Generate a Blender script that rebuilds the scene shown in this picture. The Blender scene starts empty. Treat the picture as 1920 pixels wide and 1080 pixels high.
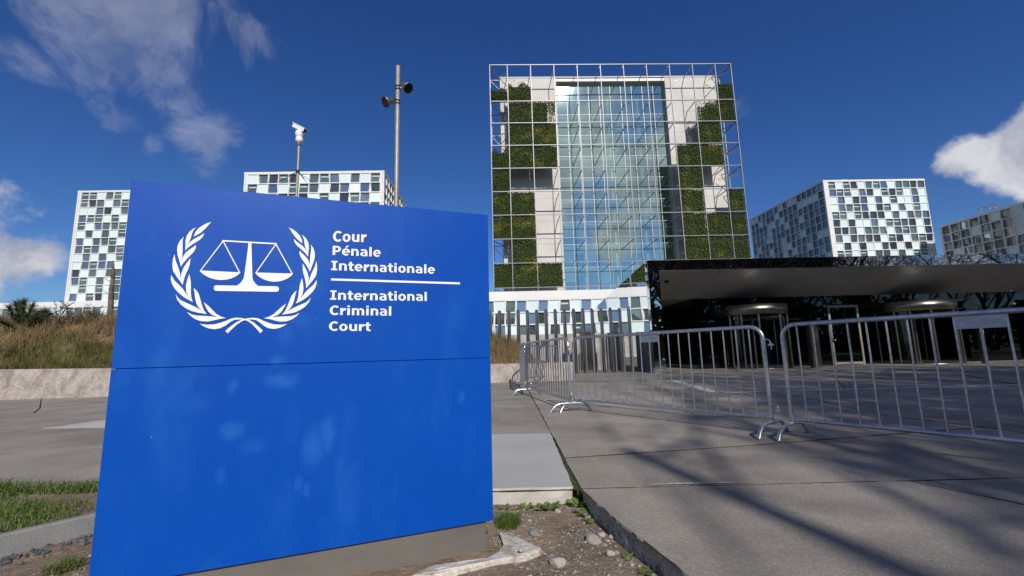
import bpy, math, random
import numpy as np
from mathutils import Vector, Matrix
R = math.radians
SC = bpy.context.scene
COL = SC.collection

# ------------------------------------------------------------------ camera
F_PX, PITCH, ROLL, CAM_H = 820.0, R(8.5), R(1.5), 0.87      # focal length in pixels of a 1920 wide frame
_f = Vector((0, math.cos(PITCH), math.sin(PITCH)))
_u0 = Vector((0, -math.sin(PITCH), math.cos(PITCH)))
_r = Vector((1, 0, 0)) * math.cos(ROLL) - _u0 * math.sin(ROLL)
_u = Vector((1, 0, 0)) * math.sin(ROLL) + _u0 * math.cos(ROLL)
cam_data = bpy.data.cameras.new('camera')
cam_data.sensor_width = 36.0
cam_data.lens = 36.0 * F_PX / 1920.0
cam_data.clip_start = 0.05
cam_data.clip_end = 6000
cam = bpy.data.objects.new('camera', cam_data)
COL.objects.link(cam)
cam.matrix_world = Matrix(((_r.x, _u.x, -_f.x, 0), (_r.y, _u.y, -_f.y, 0), (_r.z, _u.z, -_f.z, CAM_H), (0, 0, 0, 1)))
SC.camera = cam

# ------------------------------------------------------------------ sun, sky, exposure
SUN = Vector((0.166, -0.822, 0.545)).normalized()          # towards the sun: behind the viewer, a little to the right
SUN_EL = math.asin(SUN.z)
SUN_AZ = math.atan2(SUN.x, SUN.y)                           # from +Y, clockwise
SC.view_settings.view_transform = 'Standard'
SC.view_settings.look = 'None'
SC.view_settings.exposure = 0.0
SC.view_settings.gamma = 1.0
SC.view_settings.use_curve_mapping = False

sun_data = bpy.data.lights.new('sun', 'SUN')
sun_data.energy = 4.3
sun_data.angle = R(0.53)
sun_data.color = (1.0, 0.955, 0.89)
sun = bpy.data.objects.new('sun', sun_data)
COL.objects.link(sun)
sun.rotation_euler = SUN.to_track_quat('Z', 'Y').to_euler()
sun.location = (5, -20, 30)


def pix_dir(px, py):
    d = _f * F_PX + _r * (px - 960.0) + _u * (540.0 - py)
    return d.normalized()


world = bpy.data.worlds.new('World')
SC.world = world
world.use_nodes = True
wt = world.node_tree
wt.nodes.clear()


class NT:
    """small helper to write node trees"""
    def __init__(s, tree):
        s.t = tree
        s.L = tree.links

    def n(s, typ, **kw):
        nd = s.t.nodes.new(typ)
        for k, v in kw.items():
            setattr(nd, k, v)
        return nd

    def put(s, sock, v):
        if isinstance(v, bpy.types.NodeSocket):
            s.L.new(v, sock)
        elif isinstance(v, (tuple, list)) and len(v) == 3 and sock.type == 'RGBA':
            sock.default_value = (*v, 1)
        else:
            sock.default_value = v

    def math(s, op, a, b=None, c=None, clamp=False):
        nd = s.n('ShaderNodeMath', operation=op, use_clamp=clamp)
        for i, v in enumerate((a, b, c)):
            if v is not None:
                s.put(nd.inputs[i], v)
        return nd.outputs[0]

    def vmath(s, op, a, b=None, out=0):
        nd = s.n('ShaderNodeVectorMath', operation=op)
        s.put(nd.inputs[0], a)
        if b is not None:
            s.put(nd.inputs[1], b)
        return nd.outputs['Value'] if op in ('DOT_PRODUCT', 'LENGTH', 'DISTANCE') else nd.outputs[0]

    def noise(s, vec, scale, detail=4, rough=0.55, dist=0.0, out='Fac'):
        nd = s.n('ShaderNodeTexNoise')
        if vec is not None:
            s.L.new(vec, nd.inputs['Vector'])
        s.put(nd.inputs['Scale'], scale)
        s.put(nd.inputs['Detail'], detail)
        s.put(nd.inputs['Roughness'], rough)
        s.put(nd.inputs['Distortion'], dist)
        return nd.outputs[out]

    def voronoi(s, vec, scale, feature='F1', out='Distance'):
        nd = s.n('ShaderNodeTexVoronoi', feature=feature)
        s.L.new(vec, nd.inputs['Vector'])
        s.put(nd.inputs['Scale'], scale)
        return nd.outputs[out]

    def ramp(s, v, a, b, lo=0.0, hi=1.0, smooth=True):
        nd = s.n('ShaderNodeMapRange', interpolation_type='SMOOTHSTEP' if smooth else 'LINEAR')
        s.put(nd.inputs[0], v)
        for i, x in enumerate((a, b, lo, hi)):
            s.put(nd.inputs[1 + i], x)
        return nd.outputs[0]

    def mix(s, fac, a, b, blend='MIX'):
        nd = s.n('ShaderNodeMix', data_type='RGBA', blend_type=blend)
        s.put(nd.inputs[0], fac)
        s.put(nd.inputs[6], a)
        s.put(nd.inputs[7], b)
        return nd.outputs[2]

    def scale_vec(s, vec, sc):
        nd = s.n('ShaderNodeMapping')
        s.L.new(vec, nd.inputs[0])
        nd.inputs['Scale'].default_value = sc
        return nd.outputs[0]


def build_sky():
    g = NT(wt)
    out = g.n('ShaderNodeOutputWorld')
    bg = g.n('ShaderNodeBackground')
    sky = g.n('ShaderNodeTexSky', sky_type='NISHITA', sun_disc=False)
    sky.sun_elevation = SUN_EL
    sky.sun_rotation = SUN_AZ
    sky.altitude = 0
    sky.air_density = 1.0
    sky.dust_density = 0.25
    sky.ozone_density = 3.0
    hs = g.n('ShaderNodeHueSaturation')
    hs.inputs['Saturation'].default_value = 1.22
    hs.inputs['Hue'].default_value = 0.512
    hs.inputs['Value'].default_value = 1.0
    g.L.new(sky.outputs[0], hs.inputs['Color'])
    d = g.n('ShaderNodeTexCoord').outputs['Generated']
    warp = g.noise(d, 5.0, 3, 0.5, out='Color')
    dw = g.vmath('ADD', d, g.vmath('SCALE', g.vmath('SUBTRACT', warp, (0.5, 0.5, 0.5)), None))
    dw.node.inputs[1].links[0].from_node.inputs['Scale'].default_value = 0.10
    n_big = g.noise(dw, 4.5, 9, 0.55)
    n_wisp = g.noise(dw, 7.5, 9, 0.62, 0.4)

    def blob(px, py, inner, outer):
        c = pix_dir(px, py)
        dist = g.vmath('DISTANCE', dw, tuple(c))
        return g.ramp(dist, inner, outer, 1.0, 0.0)

    def total(lst):
        t = lst[0]
        for x in lst[1:]:
            t = g.math('MAXIMUM', t, x)
        return t
    dense = total([blob(1905, 298, 0.0, 0.09), blob(1835, 302, 0.0, 0.065), blob(1985, 285, 0.02, 0.10),
                   blob(40, 485, 0.0, 0.11), blob(-60, 475, 0.02, 0.13), blob(-170, 450, 0.03, 0.2)])
    def behind(px, py, inner, outer):                 # cloud bank at the viewer's back that the curtain wall mirrors
        c = pix_dir(px, py)
        c = Vector((c.x + 2 * 0.0314 * c.y, -c.y, c.z)).normalized()
        return g.ramp(g.vmath('DISTANCE', dw, tuple(c)), inner, outer, 1.0, 0.0)
    dense = total([dense, behind(1090, 245, 0.0, 0.20), behind(1220, 310, 0.0, 0.17), behind(1010, 360, 0.0, 0.18), behind(1150, 430, 0.0, 0.12), behind(900, 200, .05, .25), behind(1400, 330, .05, .25)])
    m_dense = g.ramp(g.math('ADD', dense, g.math('ADD', g.math('MULTIPLY', g.math('SUBTRACT', n_big, 0.5), 1.3), g.math('MULTIPLY', g.math('SUBTRACT', g.noise(d, 22, 8, 0.65), 0.5), 0.9))), 0.30, 0.74)
    thin = total([blob(395, 240, 0.0, 0.13), blob(215, 205, 0.0, 0.10), blob(280, 265, 0.0, 0.07), blob(240, 30, 0.03, 0.24),
                  blob(330, 110, 0.0, 0.13), blob(430, 30, 0.0, 0.15), blob(30, 120, 0.0, 0.09), blob(1392, 205, 0.0, 0.06), blob(360, 170, 0, .09)])
    m_thin = g.math('MULTIPLY', g.ramp(g.math('ADD', thin, g.math('MULTIPLY', g.math('SUBTRACT', n_wisp, 0.5), 2.3)), 0.58, 1.2), 0.30)
    # scattered fair-weather cloud over the rest of the sky, none in the clear part the picture shows
    ahead = g.ramp(g.vmath('DOT_PRODUCT', d, tuple(pix_dir(960, 300))), 0.30, 0.62, 1.0, 0.0)
    m_rest = g.math('MULTIPLY', g.ramp(n_big, 0.47, 0.66, 0.0, 0.85), ahead)
    m = g.math('MAXIMUM', g.math('MAXIMUM', m_dense, m_thin), m_rest, clamp=True)
    sep = g.n('ShaderNodeSeparateXYZ')
    g.L.new(d, sep.inputs[0])
    m = g.math('MULTIPLY', m, g.ramp(sep.outputs[2], -0.02, 0.05))
    shade = g.noise(dw, 12.0, 8, 0.6)
    cloud = g.mix(g.ramp(shade, 0.32, 0.66), (4.8, 5.2, 6.6), (9.6, 9.7, 10.4))
    blue = g.mix(1.0, hs.outputs[0], (0.72, 0.96, 1.22), 'MULTIPLY')
    col = g.mix(m, blue, cloud)
    g.L.new(col, bg.inputs['Color'])
    bg.inputs['Strength'].default_value = 0.07
    g.L.new(bg.outputs[0], out.inputs[0])


build_sky()
SC.cycles.use_denoising = True
SC.cycles.max_bounces = 10
SC.cycles.transparent_max_bounces = 16
SC.cycles.caustics_reflective = False
SC.cycles.caustics_refractive = False
SC.cycles.sample_clamp_indirect = 8.0


# ------------------------------------------------------------------ where a pixel's ray meets a plane (used to take sizes off the photograph)
CAM = Vector((0, 0, CAM_H))


def on_z(px, py, z=0.0):
    d = pix_dir(px, py)
    return CAM + d * ((z - CAM_H) / d.z)


def at_y(px, py, y):
    d = pix_dir(px, py)
    return CAM + d * (y / d.y)


# ------------------------------------------------------------------ mesh helpers
class MB:
    def __init__(s):
        s.v, s.f, s.m, s.s = [], [], [], []

    def add(s, vs, fs, mi=0, smooth=False):
        o = len(s.v)
        s.v += [tuple(p) for p in vs]
        s.f += [tuple(i + o for i in f) for f in fs]
        s.m += [mi] * len(fs)
        s.s += [smooth] * len(fs)
        return s

    def box(s, x0, x1, y0, y1, z0, z1, mi=0):
        vs = [(x, y, z) for z in (z0, z1) for y in (y0, y1) for x in (x0, x1)]
        return s.add(vs, [(0, 2, 3, 1), (4, 5, 7, 6), (0, 1, 5, 4), (2, 6, 7, 3), (0, 4, 6, 2), (1, 3, 7, 5)], mi)

    def beam(s, a, b, w, h, mi=0, up=(0, 0, 1)):
        a, b, up = Vector(a), Vector(b), Vector(up)
        d = (b - a).normalized()
        if abs(d.dot(up)) > 0.98:
            up = Vector((0, 1, 0))
        x = d.cross(up).normalized() * (w / 2)
        z = x.cross(d).normalized() * (h / 2)
        vs = [a - x - z, a + x - z, a + x + z, a - x + z, b - x - z, b + x - z, b + x + z, b - x + z]
        return s.add(vs, [(0, 3, 2, 1), (4, 5, 6, 7), (0, 1, 5, 4), (1, 2, 6, 5), (2, 3, 7, 6), (3, 0, 4, 7)], mi)

    def tube(s, pts, rad, sides=8, mi=0, caps=True):
        pts = [Vector(p) for p in pts]
        n = len(pts)
        rads = rad if isinstance(rad, (list, tuple)) else [rad] * n
        vs, fs = [], []
        d0 = (pts[1] - pts[0]).normalized()
        ref = Vector((0, 0, 1)) if abs(d0.z) < 0.9 else Vector((1, 0, 0))
        x = d0.cross(ref).normalized()
        for i in range(n):
            d = (pts[min(i + 1, n - 1)] - pts[max(i - 1, 0)])
            d = d.normalized() if d.length > 1e-9 else d0
            x = (x - d * x.dot(d)).normalized()
            y = d.cross(x)
            for k in range(sides):
                t = 2 * math.pi * k / sides
                vs.append(pts[i] + (x * math.cos(t) + y * math.sin(t)) * rads[i])
        for i in range(n - 1):
            for k in range(sides):
                k2 = (k + 1) % sides
                fs.append((i * sides + k, i * sides + k2, (i + 1) * sides + k2, (i + 1) * sides + k))
        s.add(vs, fs, mi, True)
        if caps:
            s.add(vs[:sides], [tuple(range(sides))[::-1]], mi)
            s.add(vs[-sides:], [tuple(range(sides))], mi)
        return s

    def lathe(s, prof, c=(0, 0, 0), sides=24, mi=0, a0=0.0, a1=2 * math.pi, axis=None):
        """prof: (radius, height) list, turned about a vertical axis through c"""
        full = abs(a1 - a0 - 2 * math.pi) < 1e-6
        k = sides if full else sides + 1
        vs, fs = [], []
        for r_, h_ in prof:
            for i in range(k):
                t = a0 + (a1 - a0) * i / sides
                vs.append((r_ * math.cos(t), r_ * math.sin(t), h_))
        if axis is not None:
            q = Vector((0, 0, 1)).rotation_difference(Vector(axis).normalized())
            vs = [q @ Vector(v) for v in vs]
        vs = [(v[0] + c[0], v[1] + c[1], v[2] + c[2]) for v in vs]
        for j in range(len(prof) - 1):
            for i in range(sides if full else sides):
                i2 = (i + 1) % k
                fs.append((j * k + i, j * k + i2, (j + 1) * k + i2, (j + 1) * k + i))
        return s.add(vs, fs, mi, True)

    def prism(s, poly, z0, z1, mi=0, mi_side=None):
        """counter-clockwise polygon in XY, extruded in Z"""
        n = len(poly)
        vs = [(p[0], p[1], z0) for p in poly] + [(p[0], p[1], z1) for p in poly]
        s.add(vs, [tuple(range(n))[::-1]], mi)
        s.add(vs, [tuple(range(n, 2 * n))], mi)
        s.add(vs, [(i, (i + 1) % n, n + (i + 1) % n, n + i) for i in range(n)], mi if mi_side is None else mi_side)
        return s

    def mesh(s, name, mats):
        me = bpy.data.meshes.new(name)
        me.from_pydata(s.v, [], s.f)
        for m in (mats if isinstance(mats, (list, tuple)) else [mats]):
            me.materials.append(m)
        me.polygons.foreach_set('material_index', s.m)
        me.polygons.foreach_set('use_smooth', s.s)
        me.update()
        return me

    def build(s, name, mats, parent=None, loc=(0, 0, 0), rz=0.0):
        return place(name, s.mesh(name, mats), parent, loc, rz)


def place(name, me, parent=None, loc=(0, 0, 0), rz=0.0, scale=None, rot=None):
    o = bpy.data.objects.new(name, me)
    COL.objects.link(o)
    o.location = loc
    o.rotation_euler = rot if rot is not None else (0, 0, rz)
    if scale is not None:
        o.scale = scale
    if parent is not None:
        o.parent = parent
    return o


def tag(o, label, cat, group=None):
    o['label'] = label
    o['category'] = cat
    if group:
        o['group'] = group
    return o


def kind(o, k):
    o['kind'] = k
    return o


def thing(name, label, cat, loc=(0, 0, 0), rz=0.0, group=None):
    o = bpy.data.objects.new(name, None)
    COL.objects.link(o)
    o.empty_display_size = 0.3
    o.location = loc
    o.rotation_euler = (0, 0, rz)
    return tag(o, label, cat, group)


# ------------------------------------------------------------------ materials
def material(name, col, rough=0.6, metal=0.0, col2=None, scale=4.0, lo=0.35, hi=0.65, speck=0.0, speck_scale=120.0,
             bump=0.0, bump_scale=60.0, coord='pos', per_object=0.0, per_island=0.0, stretch=None, spec=0.5, detail=6, ior=None):
    m = bpy.data.materials.new(name)
    m.use_nodes = True
    g = NT(m.node_tree)
    b = m.node_tree.nodes['Principled BSDF']
    if coord == 'pos':
        v = g.n('ShaderNodeNewGeometry').outputs['Position']
    else:
        v = g.n('ShaderNodeTexCoord').outputs['Object']
    if stretch:
        v = g.scale_vec(v, stretch)
    c = None
    if col2 is not None:
        c = g.mix(g.ramp(g.noise(v, scale, detail, 0.6), lo, hi), col, col2)
    if speck:
        sp = g.ramp(g.noise(v, speck_scale, 2, 0.7), 0.3, 0.7, 1 - speck, 1 + speck, False)
        hsv = g.n('ShaderNodeHueSaturation')
        g.put(hsv.inputs['Color'], c if c is not None else col)
        g.put(hsv.inputs['Value'], sp)
        c = hsv.outputs[0]
    for amt, src in ((per_object, 'o'), (per_island, 'i')):
        if amt:
            rnd = g.n('ShaderNodeObjectInfo').outputs['Random'] if src == 'o' else g.n('ShaderNodeNewGeometry').outputs['Random Per Island']
            hsv = g.n('ShaderNodeHueSaturation')
            g.put(hsv.inputs['Color'], c if c is not None else col)
            g.put(hsv.inputs['Value'], g.ramp(rnd, 0, 1, 1 - amt, 1 + amt, False))
            c = hsv.outputs[0]
    g.put(b.inputs['Base Color'], c if c is not None else col)
    b.inputs['Roughness'].default_value = rough
    b.inputs['Metallic'].default_value = metal
    b.inputs['Specular IOR Level'].default_value = spec
    if ior:
        b.inputs['IOR'].default_value = ior
    if bump:
        bp = g.n('ShaderNodeBump')
        bp.inputs['Strength'].default_value = bump
        bp.inputs['Distance'].default_value = 0.02
        g.L.new(g.noise(v, bump_scale, 4, 0.6), bp.inputs['Height'])
        g.L.new(bp.outputs[0], b.inputs['Normal'])
    return m


def glass_material(name, tint, gloss, base_refl, rough=0.0, wave=0.0, wave_scale=0.6, edge=0.75):
    """a coated pane: part mirror (rising at grazing angles), part see-through"""
    m = bpy.data.materials.new(name)
    m.use_nodes = True
    g = NT(m.node_tree)
    g.t.nodes.clear()
    out = g.n('ShaderNodeOutputMaterial')
    tr = g.n('ShaderNodeBsdfTransparent')
    g.put(tr.inputs[0], tint)
    gl = g.n('ShaderNodeBsdfGlossy')
    g.put(gl.inputs['Color'], gloss)
    gl.inputs['Roughness'].default_value = rough
    lw = g.n('ShaderNodeLayerWeight')
    lw.inputs[0].default_value = 0.25
    fac = g.ramp(lw.outputs['Facing'], 0.2, 1.0, base_refl, edge, False)
    if wave:
        bp = g.n('ShaderNodeBump')
        bp.inputs['Strength'].default_value = wave
        bp.inputs['Distance'].default_value = 0.05
        g.L.new(g.noise(g.n('ShaderNodeNewGeometry').outputs['Position'], wave_scale, 2, 0.5), bp.inputs['Height'])
        g.L.new(bp.outputs[0], gl.inputs['Normal'])
    mx = g.n('ShaderNodeMixShader')
    g.L.new(fac, mx.inputs[0])
    g.L.new(tr.outputs[0], mx.inputs[1])
    g.L.new(gl.outputs[0], mx.inputs[2])
    g.L.new(mx.outputs[0], out.inputs[0])
    return m


def window_material(name, col, refl, per_object=0.35, edge=0.7):
    """dark office window: closed-off room behind a reflecting pane"""
    m = bpy.data.materials.new(name)
    m.use_nodes = True
    g = NT(m.node_tree)
    b = m.node_tree.nodes['Principled BSDF']
    out = m.node_tree.nodes['Material Output']
    rnd = g.n('ShaderNodeObjectInfo').outputs['Random']
    hsv = g.n('ShaderNodeHueSaturation')
    g.put(hsv.inputs['Color'], col)
    g.put(hsv.inputs['Value'], g.ramp(rnd, 0, 1, 1 - per_object, 1 + per_object, False))
    g.L.new(hsv.outputs[0], b.inputs['Base Color'])
    b.inputs['Roughness'].default_value = 0.35
    gl = g.n('ShaderNodeBsdfGlossy')
    g.put(gl.inputs['Color'], (0.88, 0.97, 1.0))
    gl.inputs['Roughness'].default_value = 0.03
    lw = g.n('ShaderNodeLayerWeight')
    lw.inputs[0].default_value = 0.3
    mx = g.n('ShaderNodeMixShader')
    g.L.new(g.ramp(lw.outputs['Facing'], 0.15, 1.0, refl, edge, False), mx.inputs[0])
    g.L.new(b.outputs[0], mx.inputs[1])
    g.L.new(gl.outputs[0], mx.inputs[2])
    g.L.new(mx.outputs[0], out.inputs[0])
    return m

def paving_material():
    m = bpy.data.materials.new('pavement concrete')
    m.use_nodes = True
    g = NT(m.node_tree)
    b = m.node_tree.nodes['Principled BSDF']
    v = g.n('ShaderNodeNewGeometry').outputs['Position']
    c = g.mix(g.ramp(g.noise(v, 1.1, 9, 0.62), 0.30, 0.72), (0.325, 0.288, 0.242), (0.22, 0.192, 0.162))
    c = g.mix(g.ramp(g.noise(v, 0.45, 5, 0.6, 0.6), 0.52, 0.70, 0, 0.45), c, (0.15, 0.135, 0.12))            # old damp stains
    c = g.mix(g.ramp(g.noise(g.scale_vec(v, (1, 0.35, 1)), 3.2, 7, 0.7, 0.8), 0.60, 0.72, 0, 0.5), c, (0.38, 0.36, 0.33))   # scuffs
    c = g.mix(g.ramp(g.voronoi(v, 9.0), 0.035, 0.06, 0.75, 0.0), c, (0.46, 0.44, 0.41))                    # light flecks
    c = g.mix(g.ramp(g.voronoi(g.vmath('ADD', v, (3.3, 1.7, 0)), 2.3), 0.010, 0.016, 0.8, 0.0), c, (0.07, 0.065, 0.06))   # chewing gum
    h = g.n('ShaderNodeHueSaturation')
    g.L.new(c, h.inputs['Color'])
    sp = g.ramp(g.noise(v, 120, 3, 0.8), 0.3, 0.7, 0.58, 1.42, False)
    sp = g.math('MULTIPLY', sp, g.ramp(g.noise(v, 42, 3, 0.7), 0.3, 0.7, 0.84, 1.16, False))
    sp = g.math('MULTIPLY', sp, g.ramp(g.n('ShaderNodeObjectInfo').outputs['Random'], 0, 1, 0.9, 1.1, False))
    g.L.new(sp, h.inputs['Value'])
    g.L.new(h.outputs[0], b.inputs['Base Color'])
    b.inputs['Roughness'].default_value = 0.8
    b.inputs['Specular IOR Level'].default_value = 0.3
    bp = g.n('ShaderNodeBump')
    bp.inputs['Strength'].default_value = 0.45
    bp.inputs['Distance'].default_value = 0.01
    g.L.new(g.noise(v, 160, 4, 0.7), bp.inputs['Height'])
    g.L.new(bp.outputs[0], b.inputs['Normal'])
    return m


M_PAVE = paving_material()
M_PAVE_PALE = material('smooth pale concrete', (0.435, 0.425, 0.405), 0.7, col2=(0.385, 0.375, 0.355), scale=1.1, speck=0.06, speck_scale=160, bump=0.08, bump_scale=160)
M_PAVE_EDGE = material('broken slab edge', (0.46, 0.42, 0.36), 0.9, col2=(0.17, 0.155, 0.13), scale=14, lo=0.48, hi=0.70, speck=0.5, speck_scale=90, bump=1.0, bump_scale=45)
M_STRIP = material('pale stone strip', (0.52, 0.49, 0.45), 0.75, col2=(0.40, 0.38, 0.35), scale=3, speck=0.1)
M_JOINT = material('mossy joint', (0.035, 0.03, 0.022), 0.95, col2=(0.05, 0.058, 0.02), scale=5, lo=0.45, hi=0.6, speck=0.4, speck_scale=60)
M_CONC = material('board marked concrete', (0.42, 0.39, 0.36), 0.85, col2=(0.30, 0.28, 0.26), scale=1.6, speck=0.10, speck_scale=70, bump=0.3, bump_scale=30)
M_WALL = material('stained pale concrete', (0.36, 0.322, 0.288), 0.9, col2=(0.175, 0.135, 0.115), scale=3.2, lo=0.34, hi=0.78, speck=0.3, speck_scale=26,
                  bump=0.5, bump_scale=30, stretch=(1.3, 1.0, 0.75), detail=10)
M_CORE = material('tower concrete', (0.60, 0.565, 0.535), 0.85, col2=(0.53, 0.50, 0.47), scale=0.35, speck=0.03, speck_scale=6, bump=0.1, bump_scale=4)
M_WHITE = material('white aluminium', (0.72, 0.71, 0.695), 0.45, col2=(0.66, 0.65, 0.64), scale=0.2)
M_PANEL = material('pale enamelled glass panel', (0.62, 0.71, 0.72), 0.35, per_object=0.07, spec=0.3)
M_BLIND = material('pale blind', (0.40, 0.55, 0.54), 0.5)
M_WIN = [window_material('window green grey', (0.065, 0.095, 0.088), 0.13, edge=0.45),
         window_material('window dark', (0.020, 0.026, 0.030), 0.08, edge=0.3),
         window_material('window blue', (0.045, 0.075, 0.105), 0.30)]
M_TRELLIS = material('trellis steel', (0.235, 0.235, 0.245), 0.45, 0.3)
M_MULL = material('pale mullion', (0.42, 0.43, 0.43), 0.45, 0.2)
M_STRUT = material('strut steel', (0.34, 0.34, 0.35), 0.45, 0.5)
M_GALV = material('galvanised steel', (0.62, 0.64, 0.66), 0.33, 0.9, col2=(0.42, 0.44, 0.47), scale=34, lo=0.3, hi=0.7, bump=0.12, bump_scale=90, coord='obj')
M_PLATE = material('galvanised sheet', (0.50, 0.53, 0.57), 0.38, 0.9, col2=(0.34, 0.37, 0.42), scale=14, lo=0.3, hi=0.7, bump=0.1, bump_scale=20, coord='obj', stretch=(1, 1, 2.5))
M_INOX = material('brushed stainless steel', (0.46, 0.43, 0.385), 0.22, 1.0, col2=(0.36, 0.335, 0.30), scale=3, stretch=(1, 1, 0.1), coord='obj')
M_INOXD = material('bronze toned steel', (0.30, 0.275, 0.24), 0.30, 1.0, col2=(0.24, 0.22, 0.19), scale=3, stretch=(1, 1, 0.1), coord='obj')
M_POLE = material('painted pole', (0.33, 0.30, 0.26), 0.5, 0.35, col2=(0.27, 0.245, 0.215), scale=3)
M_BLACK = material('black fitting', (0.018, 0.018, 0.02), 0.4)
M_CAMW = material('white camera housing', (0.78, 0.78, 0.76), 0.4)
M_LAMPG = material('grey lamp housing', (0.16, 0.16, 0.16), 0.35, 0.6)
M_LENS = material('lamp glass', (0.03, 0.03, 0.028), 0.06)
M_PLINTH = material('taupe plinth', (0.15, 0.136, 0.12), 0.55, col2=(0.125, 0.113, 0.10), scale=3.5, stretch=(0.6, 0.6, 2), bump=0.06, bump_scale=200, detail=9)
M_PRINT = material('white print', (0.80, 0.81, 0.84), 0.5)
M_SOFFIT = material('soffit metal', (0.60, 0.60, 0.585), 0.35, 0.2, col2=(0.55, 0.55, 0.535), scale=0.8)
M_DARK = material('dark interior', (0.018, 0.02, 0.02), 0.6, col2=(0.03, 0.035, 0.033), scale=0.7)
M_INT = material('pale interior', (0.55, 0.60, 0.57), 0.7, col2=(0.42, 0.47, 0.45), scale=0.25)
M_SLAB = material('interior floor slab', (0.62, 0.70, 0.67), 0.6)
M_ROOM = material('room wall', (0.58, 0.64, 0.62), 0.7, col2=(0.28, 0.33, 0.33), scale=0.22, lo=0.42, hi=0.58, stretch=(1, 1, 0.35))
M_DOORF = material('door frame aluminium', (0.42, 0.39, 0.36), 0.4, 0.6)
M_GREENGL = material('green glass screen', (0.01, 0.045, 0.038), 0.15)
M_BARK = material('bark', (0.062, 0.05, 0.038), 0.95, col2=(0.11, 0.095, 0.075), scale=9, bump=0.6, bump_scale=30, stretch=(1, 1, 0.3))
M_DEADBARK = material('dead wood', (0.17, 0.135, 0.10), 0.95, col2=(0.08, 0.06, 0.045), scale=6, bump=0.5, bump_scale=25)
M_NEEDLE = material('pine needles', (0.030, 0.052, 0.016), 0.7, col2=(0.055, 0.075, 0.022), scale=1.5, per_island=0.4)
M_IVY = material('dark evergreen leaves', (0.022, 0.034, 0.012), 0.6, per_island=0.5)
M_WEED = material('weed leaves', (0.135, 0.20, 0.035), 0.55, col2=(0.08, 0.13, 0.025), scale=9, per_island=0.35)
M_TURF = material('short grass', (0.07, 0.13, 0.017), 0.6, col2=(0.11, 0.125, 0.03), scale=4.0, lo=0.42, hi=0.66, per_island=0.4)
M_STONE = material('pale stone', (0.46, 0.41, 0.34), 0.85, col2=(0.34, 0.30, 0.25), scale=16, bump=0.4, bump_scale=50, coord='obj', per_object=0.25)
M_SLATE = material('blue grey stone', (0.22, 0.225, 0.225), 0.8, col2=(0.16, 0.165, 0.17), scale=16, bump=0.3, bump_scale=50, coord='obj', per_object=0.2)
M_MORTAR = material('white mortar', (0.60, 0.56, 0.49), 0.9, col2=(0.30, 0.245, 0.18), scale=9, lo=0.46, hi=0.72, speck=0.15, speck_scale=60, bump=0.7, bump_scale=40)
M_PEB = material('gravel', (0.20, 0.185, 0.165), 0.85, col2=(0.42, 0.37, 0.31), scale=30, lo=0.5, hi=0.7, per_island=0.55)
M_COBBLE = material('dark pebbles', (0.085, 0.09, 0.095), 0.7, per_island=0.5, bump=0.2, bump_scale=80)
M_KERB = material('kerb concrete', (0.24, 0.24, 0.235), 0.85, col2=(0.19, 0.19, 0.185), scale=5, speck=0.12, speck_scale=120, bump=0.25, bump_scale=90)


def soil_material():
    m = bpy.data.materials.new('sandy soil')
    m.use_nodes = True
    g = NT(m.node_tree)
    b = m.node_tree.nodes['Principled BSDF']
    v = g.n('ShaderNodeNewGeometry').outputs['Position']
    c = g.mix(g.ramp(g.noise(v, 2.2, 8, 0.6), 0.35, 0.65), (0.31, 0.225, 0.155), (0.20, 0.15, 0.108))
    c = g.mix(g.ramp(g.noise(v, 26, 4, 0.7), 0.52, 0.68, 0, 0.7), c, (0.36, 0.30, 0.235))
    c = g.mix(g.ramp(g.noise(v, 55, 3, 0.7), 0.56, 0.68, 0, 0.8), c, (0.075, 0.07, 0.068))
    g.L.new(c, b.inputs['Base Color'])
    b.inputs['Roughness'].default_value = 0.95
    b.inputs['Specular IOR Level'].default_value = 0.15
    bp = g.n('ShaderNodeBump')
    bp.inputs['Strength'].default_value = 0.9
    bp.inputs['Distance'].default_value = 0.02
    g.L.new(g.math('ADD', g.noise(v, 40, 6, 0.7), g.math('MULTIPLY', g.noise(v, 9, 4, 0.6), 1.5)), bp.inputs['Height'])
    g.L.new(bp.outputs[0], b.inputs['Normal'])
    return m


M_SOIL = soil_material()


def mound_material(name, blades):
    m = bpy.data.materials.new(name)
    m.use_nodes = True
    g = NT(m.node_tree)
    b = m.node_tree.nodes['Principled BSDF']
    geo = g.n('ShaderNodeNewGeometry')
    v = geo.outputs['Position']
    sep = g.n('ShaderNodeSeparateXYZ')
    g.L.new(v, sep.inputs[0])
    zone = g.math('ADD', g.math('MAXIMUM', g.ramp(sep.outputs[2], 0.7, 2.3, 0.0, 0.75, False), g.ramp(sep.outputs[0], -4, -1.5, 0.0, 0.62)), g.math('MULTIPLY', g.math('SUBTRACT', g.noise(v, 0.9, 5, 0.6), 0.5), 1.5))
    dry = g.mix(g.noise(v, 3.0, 4, 0.6), (0.17, 0.105, 0.05), (0.26, 0.195, 0.105))
    green = g.mix(g.noise(v, 2.0, 4, 0.6), (0.066, 0.070, 0.019), (0.135, 0.115, 0.04))
    c = g.mix(g.ramp(zone, 0.22, 0.62), green, dry)
    if blades:
        h = g.n('ShaderNodeHueSaturation')
        g.L.new(c, h.inputs['Color'])
        g.L.new(g.ramp(geo.outputs['Random Per Island'], 0, 1, 0.55, 1.35, False), h.inputs['Value'])
        c = h.outputs[0]
    g.L.new(c, b.inputs['Base Color'])
    b.inputs['Roughness'].default_value = 0.8
    b.inputs['Specular IOR Level'].default_value = 0.2
    return m


M_MOUND = mound_material('dune turf', False)
M_DUNE = mound_material('dune grass', True)


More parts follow.
